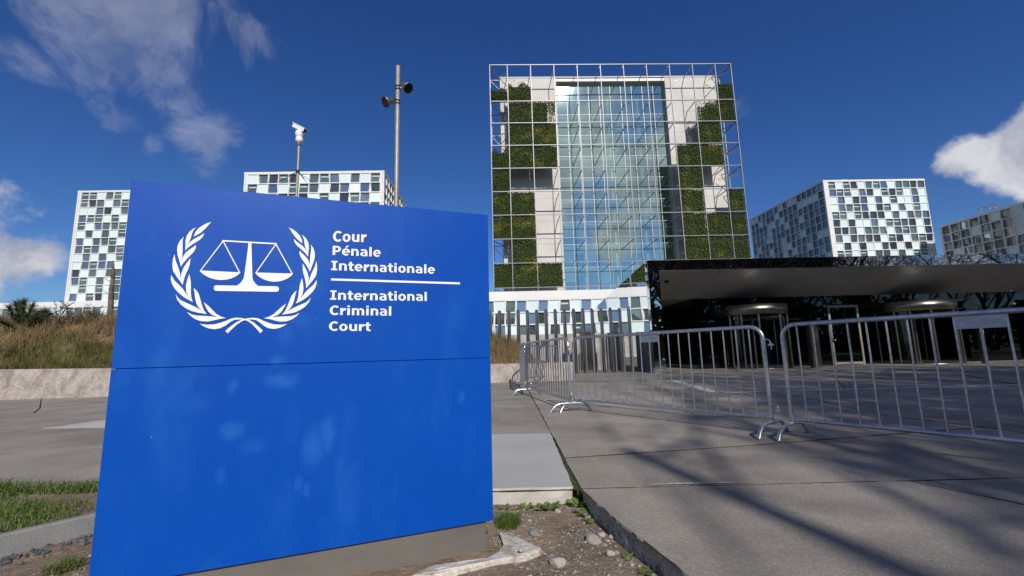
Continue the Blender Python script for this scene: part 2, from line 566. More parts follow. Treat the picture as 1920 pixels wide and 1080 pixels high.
def leaf_wall_material():
    m = bpy.data.materials.new('green wall leaves')
    m.use_nodes = True
    g = NT(m.node_tree)
    b = m.node_tree.nodes['Principled BSDF']
    geo = g.n('ShaderNodeNewGeometry')
    v = geo.outputs['Position']
    n = g.math('ADD', g.noise(v, 0.42, 3, 0.6), g.math('MULTIPLY', g.math('SUBTRACT', g.n('ShaderNodeObjectInfo').outputs['Random'], 0.5), 0.10))
    c = g.mix(g.ramp(n, 0.53, 0.74), (0.042, 0.066, 0.013), (0.16, 0.15, 0.026))
    h = g.n('ShaderNodeHueSaturation')
    g.L.new(c, h.inputs['Color'])
    g.L.new(g.ramp(geo.outputs['Random Per Island'], 0, 1, 0.62, 1.38, False), h.inputs['Value'])
    g.L.new(h.outputs[0], b.inputs['Base Color'])
    b.inputs['Roughness'].default_value = 0.55
    b.inputs['Specular IOR Level'].default_value = 0.25
    return m


M_LEAFWALL = leaf_wall_material()
M_LEAFBACK = material('planting felt', (0.012, 0.016, 0.006), 0.95)
M_MIRROR = glass_material('mirror polished steel', (0.0, 0.0, 0.0), (0.62, 0.62, 0.63), 1.0, 0.01, 0.015, 0.7, edge=1.0)
M_MIRROR_WAVY = glass_material('wavy mirror steel', (0.0, 0.0, 0.0), (0.86, 0.87, 0.88), 1.0, 0.01, 0.085, 0.55, edge=1.0)
M_GLASS = glass_material('curtain wall glass', (0.76, 0.93, 0.91), (0.74, 0.95, 0.90), 0.52, 0.022, 0.02, 0.3, edge=0.85)
M_PGLASS = glass_material('dark entrance glass', (0.36, 0.42, 0.41), (0.70, 0.78, 0.80), 0.065, 0.01, 0.04, 0.8, edge=0.6)


def sign_material():
    m = bpy.data.materials.new('blue sign enamel')
    m.use_nodes = True
    g = NT(m.node_tree)
    b = m.node_tree.nodes['Principled BSDF']
    v = g.n('ShaderNodeTexCoord').outputs['Object']
    flat = g.vmath('MULTIPLY', v, (1, 0, 1))
    wv = g.vmath('ADD', flat, g.vmath('SCALE', g.vmath('SUBTRACT', g.noise(flat, 16, 6, 0.7, out='Color'), (0.5, 0.5, 0.5))))
    wv.node.inputs[1].links[0].from_node.inputs['Scale'].default_value = 0.07
    wv = g.vmath('MULTIPLY', wv, (1, 0, 1))
    tot = None
    for (x, z, rx, rz, a) in SMUDGES:
        dv = g.vmath('MULTIPLY', g.vmath('SUBTRACT', wv, (x, 0, z)), (1 / rx, 0, 1 / rz))
        k = g.ramp(g.vmath('LENGTH', dv), 0.1, 1.35, a, 0.0)
        tot = k if tot is None else g.math('MAXIMUM', tot, k)
    grime = g.ramp(g.noise(g.vmath('MULTIPLY', v, (1.0, 0, 0.45)), 4.0, 8, 0.65), 0.46, 0.80, 0.0, 0.22)
    film = g.math('MAXIMUM', tot, grime)
    scr = g.noise(g.vmath('MULTIPLY', g.vmath('ADD', v, g.vmath('SCALE', v)), (40, 0, 9)), 1.0, 2, 0.5)
    nick = g.math('MULTIPLY', g.ramp(g.noise(flat, 60, 2, 0.5), 0.775, 0.80), 0.5)
    base = g.mix(g.noise(flat, 0.9, 3, 0.5), (0.001, 0.058, 0.36), (0.001, 0.074, 0.42))
    c = g.mix(film, base, (0.035, 0.20, 0.60))
    c = g.mix(nick, c, (0.5, 0.6, 0.75))
    g.L.new(c, b.inputs['Base Color'])
    g.L.new(g.ramp(film, 0, 0.6, 0.42, 0.6, False), b.inputs['Roughness'])
    b.inputs['Specular IOR Level'].default_value = 0.15
    return m

# ================================================================== GROUND
rng = random.Random(7)


def noise2(x, y, s=1.0, seed=0):
    """cheap smooth value noise for shaping meshes"""
    x, y = x * s + seed * 17.3, y * s + seed * 9.1
    return (math.sin(x * 1.7 + 1.3 * math.sin(y * 1.1 + seed)) + math.sin(y * 2.1 + 1.7 * math.sin(x * 0.9)) + math.sin((x + y) * 1.3 + 2.0)) / 3


def grid_mesh(x0, x1, nx, y0, y1, ny, hf):
    mb = MB()
    vs, fs = [], []
    for j in range(ny + 1):
        for i in range(nx + 1):
            x = x0 + (x1 - x0) * i / nx
            y = y0 + (y1 - y0) * j / ny
            vs.append((x, y, hf(x, y)))
    for j in range(ny):
        for i in range(nx):
            a = j * (nx + 1) + i
            fs.append((a, a + 1, a + nx + 2, a + nx + 1))
    mb.add(vs, fs, 0, True)
    return mb


M_FIELD = material('far ground', (0.10, 0.115, 0.05), 0.95, col2=(0.16, 0.14, 0.09), scale=0.15)
kind(MB().add([(-2500, -2500, -0.2), (2500, -2500, -0.2), (2500, 2500, -0.2), (-2500, 2500, -0.2)], [(0, 1, 2, 3)]).build('ground', M_FIELD), 'structure')


def soil_h(x, y):
    return -0.105 + 0.014 * noise2(x, y, 2.2, 1) + 0.007 * noise2(x, y, 7.0, 2) + 0.004 * noise2(x, y, 19, 3)


kind(grid_mesh(-5.0, 1.7, 150, -0.5, 3.35, 90, soil_h).build('soil', M_SOIL), 'structure')


def offset_poly(poly, d):
    n = len(poly)
    out = []
    for i in range(n):
        p0, p1, p2 = Vector(poly[i - 1]), Vector(poly[i]), Vector(poly[(i + 1) % n])
        e1, e2 = (p1 - p0).normalized(), (p2 - p1).normalized()
        n1, n2 = Vector((-e1.y, e1.x)), Vector((-e2.y, e2.x))
        k = 1 + n1.dot(n2)
        v = (n1 + n2) / max(k, 0.25)
        out.append(tuple(p1 + v * d))
    return out


def subdivide(poly, step, jit, seed):
    rr = random.Random(seed)
    out = []
    n = len(poly)
    for i in range(n):
        a, b = Vector(poly[i]), Vector(poly[(i + 1) % n])
        m = max(1, min(40, int((b - a).length / step)))
        for k in range(m):
            p = a.lerp(b, k / m)
            if k:
                p += Vector((rr.uniform(-jit, jit), rr.uniform(-jit, jit)))
            out.append(tuple(p))
    return out


SLABS_R = [
    [(.40, 2.975), (.50, 2.43), (.65, 1.84), (1.13, 0), (1.4, -1.5), (3.6, -1.5), (3.05, 1.2), (2.71, 2.51), (2.50, 2.965)],
    [(2.50, 2.965), (2.71, 2.51), (3.05, 1.2), (3.6, -1.5), (9, -1.5), (9.5, 2.9), (5.0, 2.97)],
    [(.40, 2.975), (2.5, 2.965), (5.0, 2.97), (4.8, 4.66), (3.68, 4.44), (2.12, 4.11), (.39, 3.81)],
    [(.39, 3.81), (2.12, 4.11), (3.68, 4.44), (4.8, 4.66), (4.55, 5.45), (4.9, 7.7), (4.1, 8.8), (2.0, 8.75), (.34, 8.7)],
    [(5.0, 2.97), (9.5, 2.9), (9.7, 5.2), (4.55, 5.45), (4.8, 4.66)],
    [(4.55, 5.45), (9.7, 5.2), (10.0, 8.62), (4.1, 8.8), (4.9, 7.7)],
    [(9, -1.5), (16, -1.5), (16, 2.8), (9.5, 2.9)], [(9.5, 2.9), (16, 2.8), (16.2, 5.0), (9.7, 5.2)], [(9.7, 5.2), (16.2, 5.0), (16.5, 8.5), (10, 8.62)],
    [(16, -1.5), (27, -1.5), (27, 2.7), (16, 2.8)], [(16, 2.8), (27, 2.7), (27, 4.9), (16.2, 5.0)], [(16.2, 5.0), (27, 4.9), (27, 8.4), (16.5, 8.5)],
]
xs = [(.34, .33), (2.0, 4.75), (4.1, 6.7), (6.6, 9.2), (10.0, 12.6), (13.6, 16.2), (17.2, 19.8), (21.5, 24), (27, 29)]
SLABS_R.append([(.34, 8.7), (2.0, 8.75), (4.75, 12.9), (1.0, 12.9), (.33, 11.0)])
for (a, b), (c, d) in zip(xs[1:], xs[2:]):
    SLABS_R.append([(a, 8.95 if a > 4 else 8.75), (c, 8.95 if a > 2.5 else 8.8), (d, 12.9), (b, 12.9)])
xs2 = [1.0, 4.75, 9.2, 13.2, 17.2, 22, 29]
for a, c in zip(xs2, xs2[1:]):
    SLABS_R.append([(a, 12.9), (c, 12.9), (c + (0.6 if c < 29 else 0), 17.3), (a + 0.6, 17.3)])
    SLABS_R.append([(a + 0.6, 17.3), (c + (0.6 if c < 29 else 0), 17.3), (c + (0.6 if c < 29 else 0), 22.5), (a + 0.6, 22.5)])
SLABS_L = [
    [(-2.4, 5.05), (.395, 4.96), (.385, 5.54), (-2.4, 5.75)],
    [(-2.4, 5.75), (.385, 5.54), (.36, 7.78), (-2.4, 8.1)],
    [(-2.4, 8.1), (.36, 7.78), (.34, 8.7), (.33, 11), (-2.4, 10.6)],
    [(-2.4, 10.6), (.33, 11), (1.0, 12.9), (1.6, 17.3), (-2.4, 16)],
    [(-9.5, 3.38), (-2.4, 3.36), (-2.4, 5.08), (-4.49, 4.92), (-5.41, 4.77), (-7.2, 4.45), (-10, 4.0)],
    [(-7.2, 4.45), (-5.41, 4.77), (-4.49, 4.92), (-2.4, 5.08), (-2.4, 5.95), (-6.69, 6.36), (-6.79, 5.95)],
    [(-10, 4.0), (-7.2, 4.45), (-6.79, 5.95), (-6.69, 6.36), (-6.25, 8.2), (-9, 8.4), (-12, 7.0)],
    [(-4.0, 6.1), (-2.4, 5.95), (-2.4, 8.6), (-4.5, 8.6)],
    [(-20, 9), (-12, 7.0), (-9, 8.4), (-9.89, 9.34), (-12.6, 11.9), (-20, 11.4)],
    [(-9, 8.4), (-6.25, 8.2), (-4.5, 8.6), (-2.4, 8.6), (-2.4, 14), (-12.6, 11.9), (-9.89, 9.34)],
    [(-30, 4), (-10, 4.0), (-12, 7.0), (-20, 9), (-30, 9)],
]
SLABS_P = [[(-2.4, 3.02), (.38, 2.99), (.395, 4.96), (-2.4, 5.05)]]
STRIPS = [[(-6.69, 6.36), (-4.0, 6.1), (-4.5, 8.6), (-6.25, 8.2)], [(4.1, 8.8), (10, 8.62), (16.5, 8.5), (16.5, 8.95), (10, 8.95), (4.1, 8.95)],
          [(16.5, 8.5), (27, 8.4), (27, 8.95), (16.5, 8.95)]]
STRIPS[1] = [(4.1, 8.80), (10, 8.76), (16.5, 8.76), (16.5, 8.95), (10, 8.95), (4.1, 8.95)]
STRIPS[2] = [(16.5, 8.76), (27, 8.76), (27, 8.95), (16.5, 8.95)]
SLABS_R[5] = [(4.55, 5.45), (9.7, 5.2), (10.0, 8.76), (4.1, 8.80), (4.9, 7.7)]
SLABS_R[8] = [(9.7, 5.2), (16.2, 5.0), (16.5, 8.76), (10, 8.76)]
SLABS_R[11] = [(16.2, 5.0), (27, 4.9), (27, 8.76), (16.5, 8.76)]

bed = MB()
for poly in SLABS_R + SLABS_L + SLABS_P + STRIPS:
    bed.add([(p[0], p[1], -0.012) for p in offset_poly(poly, -0.0)], [tuple(range(len(poly)))])
bed_o = kind(bed.build('paving', M_JOINT), 'structure')


def slab(poly, mats, i, gap=0.013, name='paving_slab', dz=0.0):
    near = min(math.hypot(p[0], p[1]) for p in poly) < 7
    a = offset_poly(poly, gap)
    if near:
        a = subdivide(a, 0.05 if i == 0 else 0.09, 0.0045 if i != 0 else 0.006, i + 3)
    b = offset_poly(a, 0.0045)
    n = len(a)
    mb = MB()
    rr = random.Random(i * 31 + 5)
    zt = dz + rr.uniform(-0.003, 0.003)
    lo = [(p[0] + (rr.uniform(-.012, .012) if near else 0), p[1] + (rr.uniform(-.012, .012) if near else 0), -0.06) for p in a]
    vs = [(p[0], p[1], -0.16) for p in a] + lo + [(p[0], p[1], zt - 0.0012) for p in a] + [(p[0], p[1], zt) for p in b]
    fs = []
    for r_ in range(3):
        fs += [(r_ * n + k, r_ * n + (k + 1) % n, (r_ + 1) * n + (k + 1) % n, (r_ + 1) * n + k) for k in range(n)]
    mb.add(vs, fs[:2 * n], 1)
    mb.add(vs, fs[2 * n:], 0)
    mb.add(vs, [tuple(range(3 * n, 4 * n))], 0)
    return mb.build(name, mats, bed_o)


for i, p in enumerate(SLABS_R):
    slab(p, [M_PAVE, M_PAVE_EDGE if i == 0 else M_JOINT], i, 0.013)
for i, p in enumerate(SLABS_L):
    slab(p, [M_PAVE, M_JOINT], i + 40, 0.011)
for i, p in enumerate(SLABS_P):
    slab(p, [M_PAVE_PALE, M_STRIP], i + 60, 0.016)
for i, p in enumerate(STRIPS):
    slab(p, [M_STRIP, M_STRIP], i + 70, 0.006, 'stone_strip')

vs_ = MB().prism([(3.86, 8.97), (4.06, 8.97), (4.52, 12.4), (4.30, 12.4)], 0.001, 0.0065)
vs_.build('stone_strip', M_STRIP, bed_o)
# worn pale mortar smear along the joint in the right hand paving
mb = MB()
for k in range(26):
    t = k / 25
    x = 0.83 + 0.66 * t
    w = 0.020 * math.sin(math.pi * min(1, t * 1.05)) ** 0.6 + 0.004
    mb.add([(x, 2.995, 0.0052), (x + 0.028, 2.995, 0.0052), (x + 0.028, 2.995 + w * rng.uniform(.6, 1.5), 0.0052), (x, 2.995 + w * rng.uniform(.6, 1.5), 0.0052)], [(0, 1, 2, 3)])
mb.build('mortar_smear', M_MORTAR, bed_o)

# kerb and turf strip on the left
K0, K1 = Vector((-2.74, 2.47)), Vector((-2.505, 2.785))
kd = (K1 - K0).normalized()
kn = Vector((-kd.y, kd.x))
ka, kb = K0 - kd * 2.6, K0 + kd * 0.98
mb = MB()
poly = [tuple(ka), tuple(ka - kn * 0.055), tuple(kb - kn * 0.055), tuple(kb)]
mb.prism(poly[::1], -0.2, 0.0)
ins = offset_poly(poly, 0.006)
mb2 = MB()
n4 = len(poly)
vs = [(p[0], p[1], -0.2) for p in poly] + [(p[0], p[1], -0.006) for p in poly] + [(p[0], p[1], 0.0) for p in ins]
mb2.add(vs, [(r_ * n4 + k, r_ * n4 + (k + 1) % n4, (r_ + 1) * n4 + (k + 1) % n4, (r_ + 1) * n4 + k) for r_ in range(2) for k in range(n4)])
mb2.add(vs, [tuple(range(2 * n4, 3 * n4))])
tag(mb2.build('kerb', M_KERB), 'low grey concrete kerb edging the green turf strip beside the blue sign', 'kerb')


def in_turf(x, y):
    p = Vector((x, y)) - K0
    return p.dot(kn) > 0.01 and 0.2 < y < 3.35 and x > -7


turf = MB()
tv = []
poly = [tuple(ka + kn * .002), tuple(K0 + kd * 1.04 + kn * .002), (-2.05, 3.345), (-8, 3.345), (-8, 0.2)]
turf.prism(poly, -0.17, -0.025)
kind(turf.build('turf_bed', M_SOIL), 'structure')


def blades(n, pick, h, w, seed, lean=0.5, mat=None, name='grass'):
    rr = random.Random(seed)
    vs, fs = [], []
    made = 0
    tries = 0
    while made < n and tries < n * 12:
        tries += 1
        q = pick(rr)
        if q is None:
            continue
        x, y, z, hs = q
        hh = h * hs * rr.uniform(0.55, 1.25)
        a = rr.uniform(0, 2 * math.pi)
        wx, wy = math.cos(a) * w * rr.uniform(.6, 1.3), math.sin(a) * w
        b_ = rr.uniform(0, 2 * math.pi)
        l = lean * hh * rr.uniform(0.1, 1.0)
        lx, ly = math.cos(b_) * l, math.sin(b_) * l
        o = len(vs)
        vs += [(x - wx, y - wy, z - .02), (x + wx, y + wy, z - .02), (x + wx * .7 + lx * .35, y + wy * .7 + ly * .35, z + hh * .6),
               (x - wx * .7 + lx * .35, y - wy * .7 + ly * .35, z + hh * .6), (x + lx, y + ly, z + hh * rr.uniform(.85, 1))]
        fs += [(o, o + 1, o + 2, o + 3), (o + 3, o + 2, o + 4)]
        made += 1
    mb = MB()
    mb.add(vs, fs)
    return kind(mb.build(name, mat), 'stuff')


def pick_turf(rr):
    x, y = rr.uniform(-6.2, -2.0), rr.uniform(1.2, 3.42)
    if not in_turf(x, min(y, 3.34)):
        return None
    d = noise2(x, y, 3.0, 5)
    if d < 0.0 and y < 3.22:
        return None
    if rr.random() > (0.35 + 1.0 * d if y < 3.2 else 1):
        return None
    return x, y, -0.025, 0.6 + 0.5 * max(0, d) + (0.4 if y > 3.2 else 0)


o = blades(15000, pick_turf, 0.066, 0.0030, 11, 1.5, M_TURF, 'turf_grass')
tag(o, 'patchy short green grass behind the grey kerb at the left', 'grass')

# ================================================================== LOW WALL, DUNE
WA, WB = Vector((-14.2, 12.0)), Vector((1.85, 14.02))
wd = (WB - WA).normalized()
wn = Vector((-wd.y, wd.x))                     # away from the viewer


def wall_top(s):
    return 0.80 + (0.55 - 0.80) * max(-0.6, min(1, s / 14.4))


def wall_segment(s0, s1):
    mb = MB()
    nseg = max(2, int((s1 - s0) / 0.5))
    vs, fs = [], []
    prof = [(-0.28, -0.1), (-0.24, 0.04), (-0.02, 'top'), (0.0, 'top2'), (0.32, 'top2'), (0.32, -0.1)]
    for i in range(nseg + 1):
        s_ = s0 + (s1 - s0) * i / nseg
        h_ = wall_top(s_)
        for off, z in prof:
            p = WA + wd * s_ + wn * off
            zz = h_ - 0.02 if z == 'top' else h_ if z == 'top2' else z
            vs.append((p.x, p.y, zz))
    k = len(prof)
    for i in range(nseg):
        for j in range(k - 1):
            fs.append((i * k + j, (i + 1) * k + j, (i + 1) * k + j + 1, i * k + j + 1))
    mb.add(vs, fs)
    mb.add(vs, [tuple(range(k)), tuple(range(nseg * k, nseg * k + k))[::-1]])
    return mb


wall_root = thing('retaining_wall', 'low battered stained concrete wall holding back the grassy dune', 'wall', (0, 0, 0))
cuts = [-18, -12, -6.5, -1.0, 4.6, 10.2, 16.17]
for a, b in zip(cuts, cuts[1:]):
    wall_segment(a + 0.006, b - 0.006).build('wall_section', M_WALL, wall_root)


def crest(x):
    pts = [(-60, 2.0), (-24, 2.2), (-18, 2.42), (-14, 2.38), (-9, 2.2), (-4, 1.75), (-1.2, 1.42), (-0.1, 1.05), (0.9, 0.62), (1.6, 0.35), (2.0, 0.1)]
    for (x0, h0), (x1, h1) in zip(pts, pts[1:]):
        if x <= x1:
            t = max(0, (x - x0) / (x1 - x0))
            return h0 + (h1 - h0) * t
    return 0.1


def dune_h(x, y):
    s_ = (Vector((x, y)) - WA).dot(wd)
    q = (Vector((x, y)) - WA).dot(wn)
    w = min(wall_top(s_) - 0.04, max(0.1, crest(x)))
    t = max(0, min(1, (q - 0.3) / 4.2))
    t = t * t * (3 - 2 * t)
    back = max(0, min(1, (q - 7) / 10))
    h_ = w + (max(crest(x), w) - w) * t
    h_ = h_ * (1 - 0.45 * back * back * (3 - 2 * back))
    if q < 0.28:
        h_ = w - 0.25
    return h_ + 0.05 * noise2(x, y, 1.1, 4) * min(1, max(0, q)) + 0.025 * noise2(x, y, 3.7, 6) * min(1, max(0, q))


dune = MB()
vs, fs = [], []
NS, NQ = 190, 34
for j in range(NQ + 1):
    q = 0.1 + (j / NQ) ** 1.5 * 22
    for i in range(NS + 1):
        s_ = -26 + (16.1 + 26) * i / NS
        p = WA + wd * s_ + wn * q
        vs.append((p.x, p.y, dune_h(p.x, p.y)))
for j in range(NQ):
    for i in range(NS):
        a = j * (NS + 1) + i
        fs.append((a, a + 1, a + NS + 2, a + NS + 1))
dune.add(vs, fs, 0, True)
kind(dune.build('dune', M_MOUND), 'structure')


def pick_dune(rr):
    s_ = rr.uniform(-12, 15.2)
    if 5.6 < s_ < 12.4 and rr.random() < 0.85:
        return None
    q = 0.33 + 6.5 * rr.random() ** 1.15
    p = WA + wd * s_ + wn * q
    cl = noise2(p.x, p.y, 2.6, 8)
    if rr.random() > 0.62 + 0.45 * cl:
        return None
    if crest(p.x) < 0.4:
        return None
    hs = 0.42 + 0.75 * min(1, q / 4.0) + 0.3 * cl
    if p.x > -2.5:
        hs *= 1.25
    return p.x, p.y, dune_h(p.x, p.y), max(0.25, hs)


def pick_clump(rr):
    k = rr.randrange(330)
    r2 = random.Random(1000 + k)
    s_ = r2.uniform(-12, 15.0)
    q = 0.6 + 5.6 * r2.random() ** .8
    p = WA + wd * s_ + wn * q
    if crest(p.x) < 0.5:
        return None
    a, d = rr.uniform(0, 6.28), abs(rr.gauss(0, .09))
    x, y = p.x + math.cos(a) * d, p.y + math.sin(a) * d
    return x, y, dune_h(x, y), r2.uniform(.6, 1.25)


tag(blades(11000, pick_clump, 0.55, 0.0055, 6, 0.75, M_DUNE, 'marram_grass'), 'taller dry grass clumps sticking up from the dune', 'grass')
tag(blades(46000, pick_dune, 0.36, 0.0060, 5, 0.9, M_DUNE, 'dune_grass'), 'tall dry brown and green grass covering the dune above the low wall', 'grass')

# ================================================================== THE BLUE SIGN
SIGN_O = Vector((-0.1555, 2.3480, -0.10))
SIGN_A = R(90 - 68.25)
SIGN_U = Vector((math.cos(SIGN_A), math.sin(SIGN_A), 0))
SIGN_N = Vector((math.sin(SIGN_A), -math.cos(SIGN_A), 0))    # towards the viewer


def sg(px, py):
    """pixel of the photograph -> (x, z) on the front of the sign"""
    d = pix_dir(px, py)
    t = (SIGN_O - CAM).dot(SIGN_N) / d.dot(SIGN_N)
    q = CAM + d * t - SIGN_O
    return q.dot(SIGN_U), q.z


def crop6(x, y):                       # an enlarged view of the lettering was measured at 3.0855x from (300, 400)
    return sg(300 + x / 3.0855, 400 + y / 3.0855)


SMUDGES = [(x, z + 0.1, rx * 1.15, rz * 1.15, a * .55) for (x, z, rx, rz, a) in
           [(-0.975, 0.862, 0.035, 0.025, 0.45), (-0.955, 0.775, 0.065, 0.030, 0.55), (-0.886, 1.048, 0.060, 0.034, 0.30), (-0.949, 0.985, 0.035, 0.045, 0.28),
            (-1.134, 0.574, 0.045, 0.035, 0.5), (-0.755, 0.53, 0.034, 0.085, 0.55), (-0.815, 0.475, 0.045, 0.085, 0.5), (-1.144, 0.755, 0.022, 0.03, 0.35),
            (-0.867, 0.332, 0.02, 0.04, 0.4), (-0.83, 0.30, 0.016, 0.035, 0.4), (-1.162, 0.40, 0.018, 0.04, 0.3), (-0.128, 0.654, 0.02, 0.03, 0.35),
            (-1.05, 0.50, 0.05, 0.03, 0.28), (-0.39, 1.17, 0.012, 0.012, 0.5), (-0.92, 1.20, 0.05, 0.03, 0.22), (-1.30, 0.7, 0.09, 0.06, 0.2)]]
M_SIGN = sign_material()
M_SIGNCORE = material('sign core', (0.002, 0.02, 0.11), 0.7)
SX0, SX1 = -1.565, 0.033
sign = thing('information_sign', 'big blue monolith sign with white laurel and scales emblem and bilingual lettering', 'sign', SIGN_O, SIGN_A)


def rounded_panel(x0, x1, z0, z1, dep, bev=0.002):
    mb = MB()
    vs, fs = [], []
    rings = [(0, bev), (bev, 0), (dep - bev, 0), (dep, bev)]
    for y, ins in rings:
        vs += [(x0 + ins, y, z0 + ins), (x1 - ins, y, z0 + ins), (x1 - ins, y, z1 - ins), (x0 + ins, y, z1 - ins)]
    for r_ in range(3):
        for k in range(4):
            fs.append((r_ * 4 + k, r_ * 4 + (k + 1) % 4, r_ * 4 + 4 + (k + 1) % 4, r_ * 4 + 4 + k))
    fs += [(0, 3, 2, 1), (12, 13, 14, 15)]
    return mb.add([(a, b, c) for a, b, c in vs], fs)


rounded_panel(SX0, SX1, 0.037 + .1, 0.8482 + .1, 0.20).build('lower_panel', M_SIGN, sign)
rounded_panel(SX0, SX1, 0.8500 + .1, 1.640 + .1, 0.20).build('upper_panel', M_SIGN, sign)
MB().box(SX0 + .01, SX1 - .01, 0.012, 0.19, 0.15, 1.72).build('core', M_SIGNCORE, sign)
MB().box(SX0 + .05, SX1 - .033, 0.02, 0.18, -0.05, 0.1375).build('plinth', M_PLINTH, sign)
YP = -0.0012                                        # print stands a hair proud of the enamel


_lift = [0]


def flat(mb, pts, tris=None):
    _lift[0] = (_lift[0] + 1) % 40
    vs = [(x, YP - .00006 * _lift[0], z) for x, z in pts]
    mb.add(vs, tris or [tuple(range(len(pts)))])


wreath = MB()


def cA(x, y):
    return sg(315 + x / 9.82, 410 + y / 9.82)


def cB(x, y):
    return sg(315 + x / 9.0, 510 + y / 9.0)


A_, B_ = cA, cB
LEAVES = [
    [A_(*p) for p in ((475, 332), (500, 260), (560, 180), (640, 125), (720, 85), (805, 60), (765, 95), (720, 150), (660, 210), (600, 262), (530, 305))],
    [A_(*p) for p in ((318, 585), (325, 480), (325, 400), (350, 310), (400, 240), (460, 190), (515, 165), (475, 210), (445, 270), (425, 350), (395, 420), (355, 498), (400, 440), (460, 390), (530, 350),
                      (610, 310), (668, 265), (650, 320), (600, 380), (530, 425), (450, 475), (380, 525))],
    [A_(*p) for p in ((240, 885), (210, 770), (178, 660), (170, 560), (185, 480), (225, 405), (295, 332), (272, 390), (270, 480), (272, 570), (265, 680), (250, 772), (280, 700), (330, 625), (400, 570),
                      (460, 530), (520, 485), (510, 550), (470, 620), (410, 680), (340, 750), (285, 815))],
    [A_(*p) for p in ((123, 655), (97, 735), (84, 830), (88, 920), (108, 1000))] + [B_(*p) for p in ((100, 0), (150, 82), (202, 150), (252, 222), (262, 160), (285, 80), (318, 0))]
    + [A_(*p) for p in ((370, 940), (400, 850), (418, 728), (350, 815), (290, 900), (258, 985))] + [B_(*p) for p in ((228, 20), (222, 80), (224, 132), (212, 70), (200, 8))] + [A_(*p) for p in ((190, 895), (140, 770))],
    [B_(*p) for p in ((57, 52), (50, 120), (70, 200), (115, 280), (180, 350), (270, 425), (350, 470), (420, 508), (395, 430), (388, 350), (388, 250), (385, 150), (362, 35), (325, 140), (305, 230),
                      (310, 330), (345, 415), (290, 340), (240, 270), (180, 210), (110, 145))],
    [B_(*p) for p in ((130, 378), (160, 470), (220, 550), (300, 610), (400, 660), (500, 685), (655, 710), (605, 640), (575, 560), (550, 470), (520, 370), (480, 310), (435, 270), (450, 350), (460, 440),
                      (480, 530), (520, 600), (572, 655), (480, 600), (400, 560), (300, 515), (220, 480), (170, 435))],
    [B_(*p) for p in ((322, 673), (380, 740), (460, 795), (560, 830), (680, 835), (780, 815), (860, 795), (980, 775), (900, 755), (820, 710), (750, 640), (680, 570), (605, 510), (640, 590), (680, 665),
                      (740, 720), (845, 765), (760, 752), (660, 745), (560, 740), (480, 735), (400, 715))],
    [B_(*p) for p in ((538, 873), (600, 915), (680, 950), (780, 965), (880, 950), (970, 905), (1060, 840), (1120, 808), (1200, 800), (1270, 806), (1315, 812), (1310, 793), (1230, 776), (1150, 772),
                      (1070, 785), (980, 825), (880, 860), (780, 885), (680, 890), (600, 885))],
    [B_(*p) for p in ((970, 995), (1010, 1035), (1080, 965), (1160, 890), (1240, 835), (1315, 806), (1290, 792), (1230, 812), (1150, 852), (1050, 925))]]
XC = cB(1303, 800)[0]
for poly in LEAVES:
    flat(wreath, poly)
    flat(wreath, [(2 * XC - x, z) for x, z in poly][::-1])
wreath.build('laurel_wreath', M_PRINT, sign)


def fix_normals(o):
    import bmesh
    bm = bmesh.new()
    bm.from_mesh(o.data)
    bmesh.ops.recalc_face_normals(bm, faces=bm.faces)
    bm.to_mesh(o.data)
    bm.free()


scales = MB()


def stroke(a, b, w):
    a, b = Vector(a), Vector(b)
    d = (b - a).normalized()
    nn = Vector((-d.y, d.x)) * w / 2
    flat(scales, [crop6(*(a - nn)), crop6(*(b - nn)), crop6(*(b + nn)), crop6(*(a + nn))])


stroke((360, 159), (676, 177), 8)
for apex, l_, r_, bot in (((366, 161), (233, 335), (463, 346), 389), ((671, 179), (554, 347), (767, 353), 399)):
    stroke(apex, l_, 6)
    stroke(apex, r_, 6)
    pts = []
    for i in range(17):
        t = i / 16
        x = l_[0] - 3 + (r_[0] - l_[0] + 6) * t
        y = (l_[1] - 3) + (r_[1] - l_[1]) * t
        dep = (bot - (l_[1] + r_[1]) / 2) * (1 - (2 * t - 1) ** 2) ** 0.8
        pts.append((x, y + dep))
    top = [(l_[0] - 3 + (r_[0] - l_[0] + 6) * i / 16, l_[1] - 4 + (r_[1] - l_[1]) * i / 16) for i in range(17)]
    allp = [crop6(*p) for p in pts] + [crop6(*p) for p in top]
    flat(scales, allp, [(i, i + 1, 17 + i + 1, 17 + i) for i in range(16)])
lft, rgt = [], []
for i in range(21):
    t = i / 20
    y = 168 + (421 - 168) * t
    flare = max(0, (t - 0.78) / 0.22) ** 2.2 * 34
    lft.append((513 - 34 * t ** 1.15 - flare, y - 1.5))
    rgt.append((529 + 8 * t + flare, y + 1.5))
flat(scales, [crop6(*p) for p in lft] + [crop6(*p) for p in rgt], [(i, i + 1, 21 + i + 1, 21 + i) for i in range(20)])
ring = []
for i in range(13):
    a = math.pi / 2 + math.pi * i / 12
    ring.append((328 + 16 * math.cos(a), 433 - 16 * math.sin(a)))
for i in range(13):
    a = -math.pi / 2 + math.pi * i / 12
    ring.append((673 + 16 * math.cos(a), 438.5 - 16 * math.sin(a)))
flat(scales, [crop6(*p) for p in ring])
scales.build('scales_emblem', M_PRINT, sign)
rule = MB()
flat(rule, [crop6(990, 389), crop6(1735, 411.5), crop6(1735, 400), crop6(990, 377)])
rule.build('rule', M_PRINT, sign)


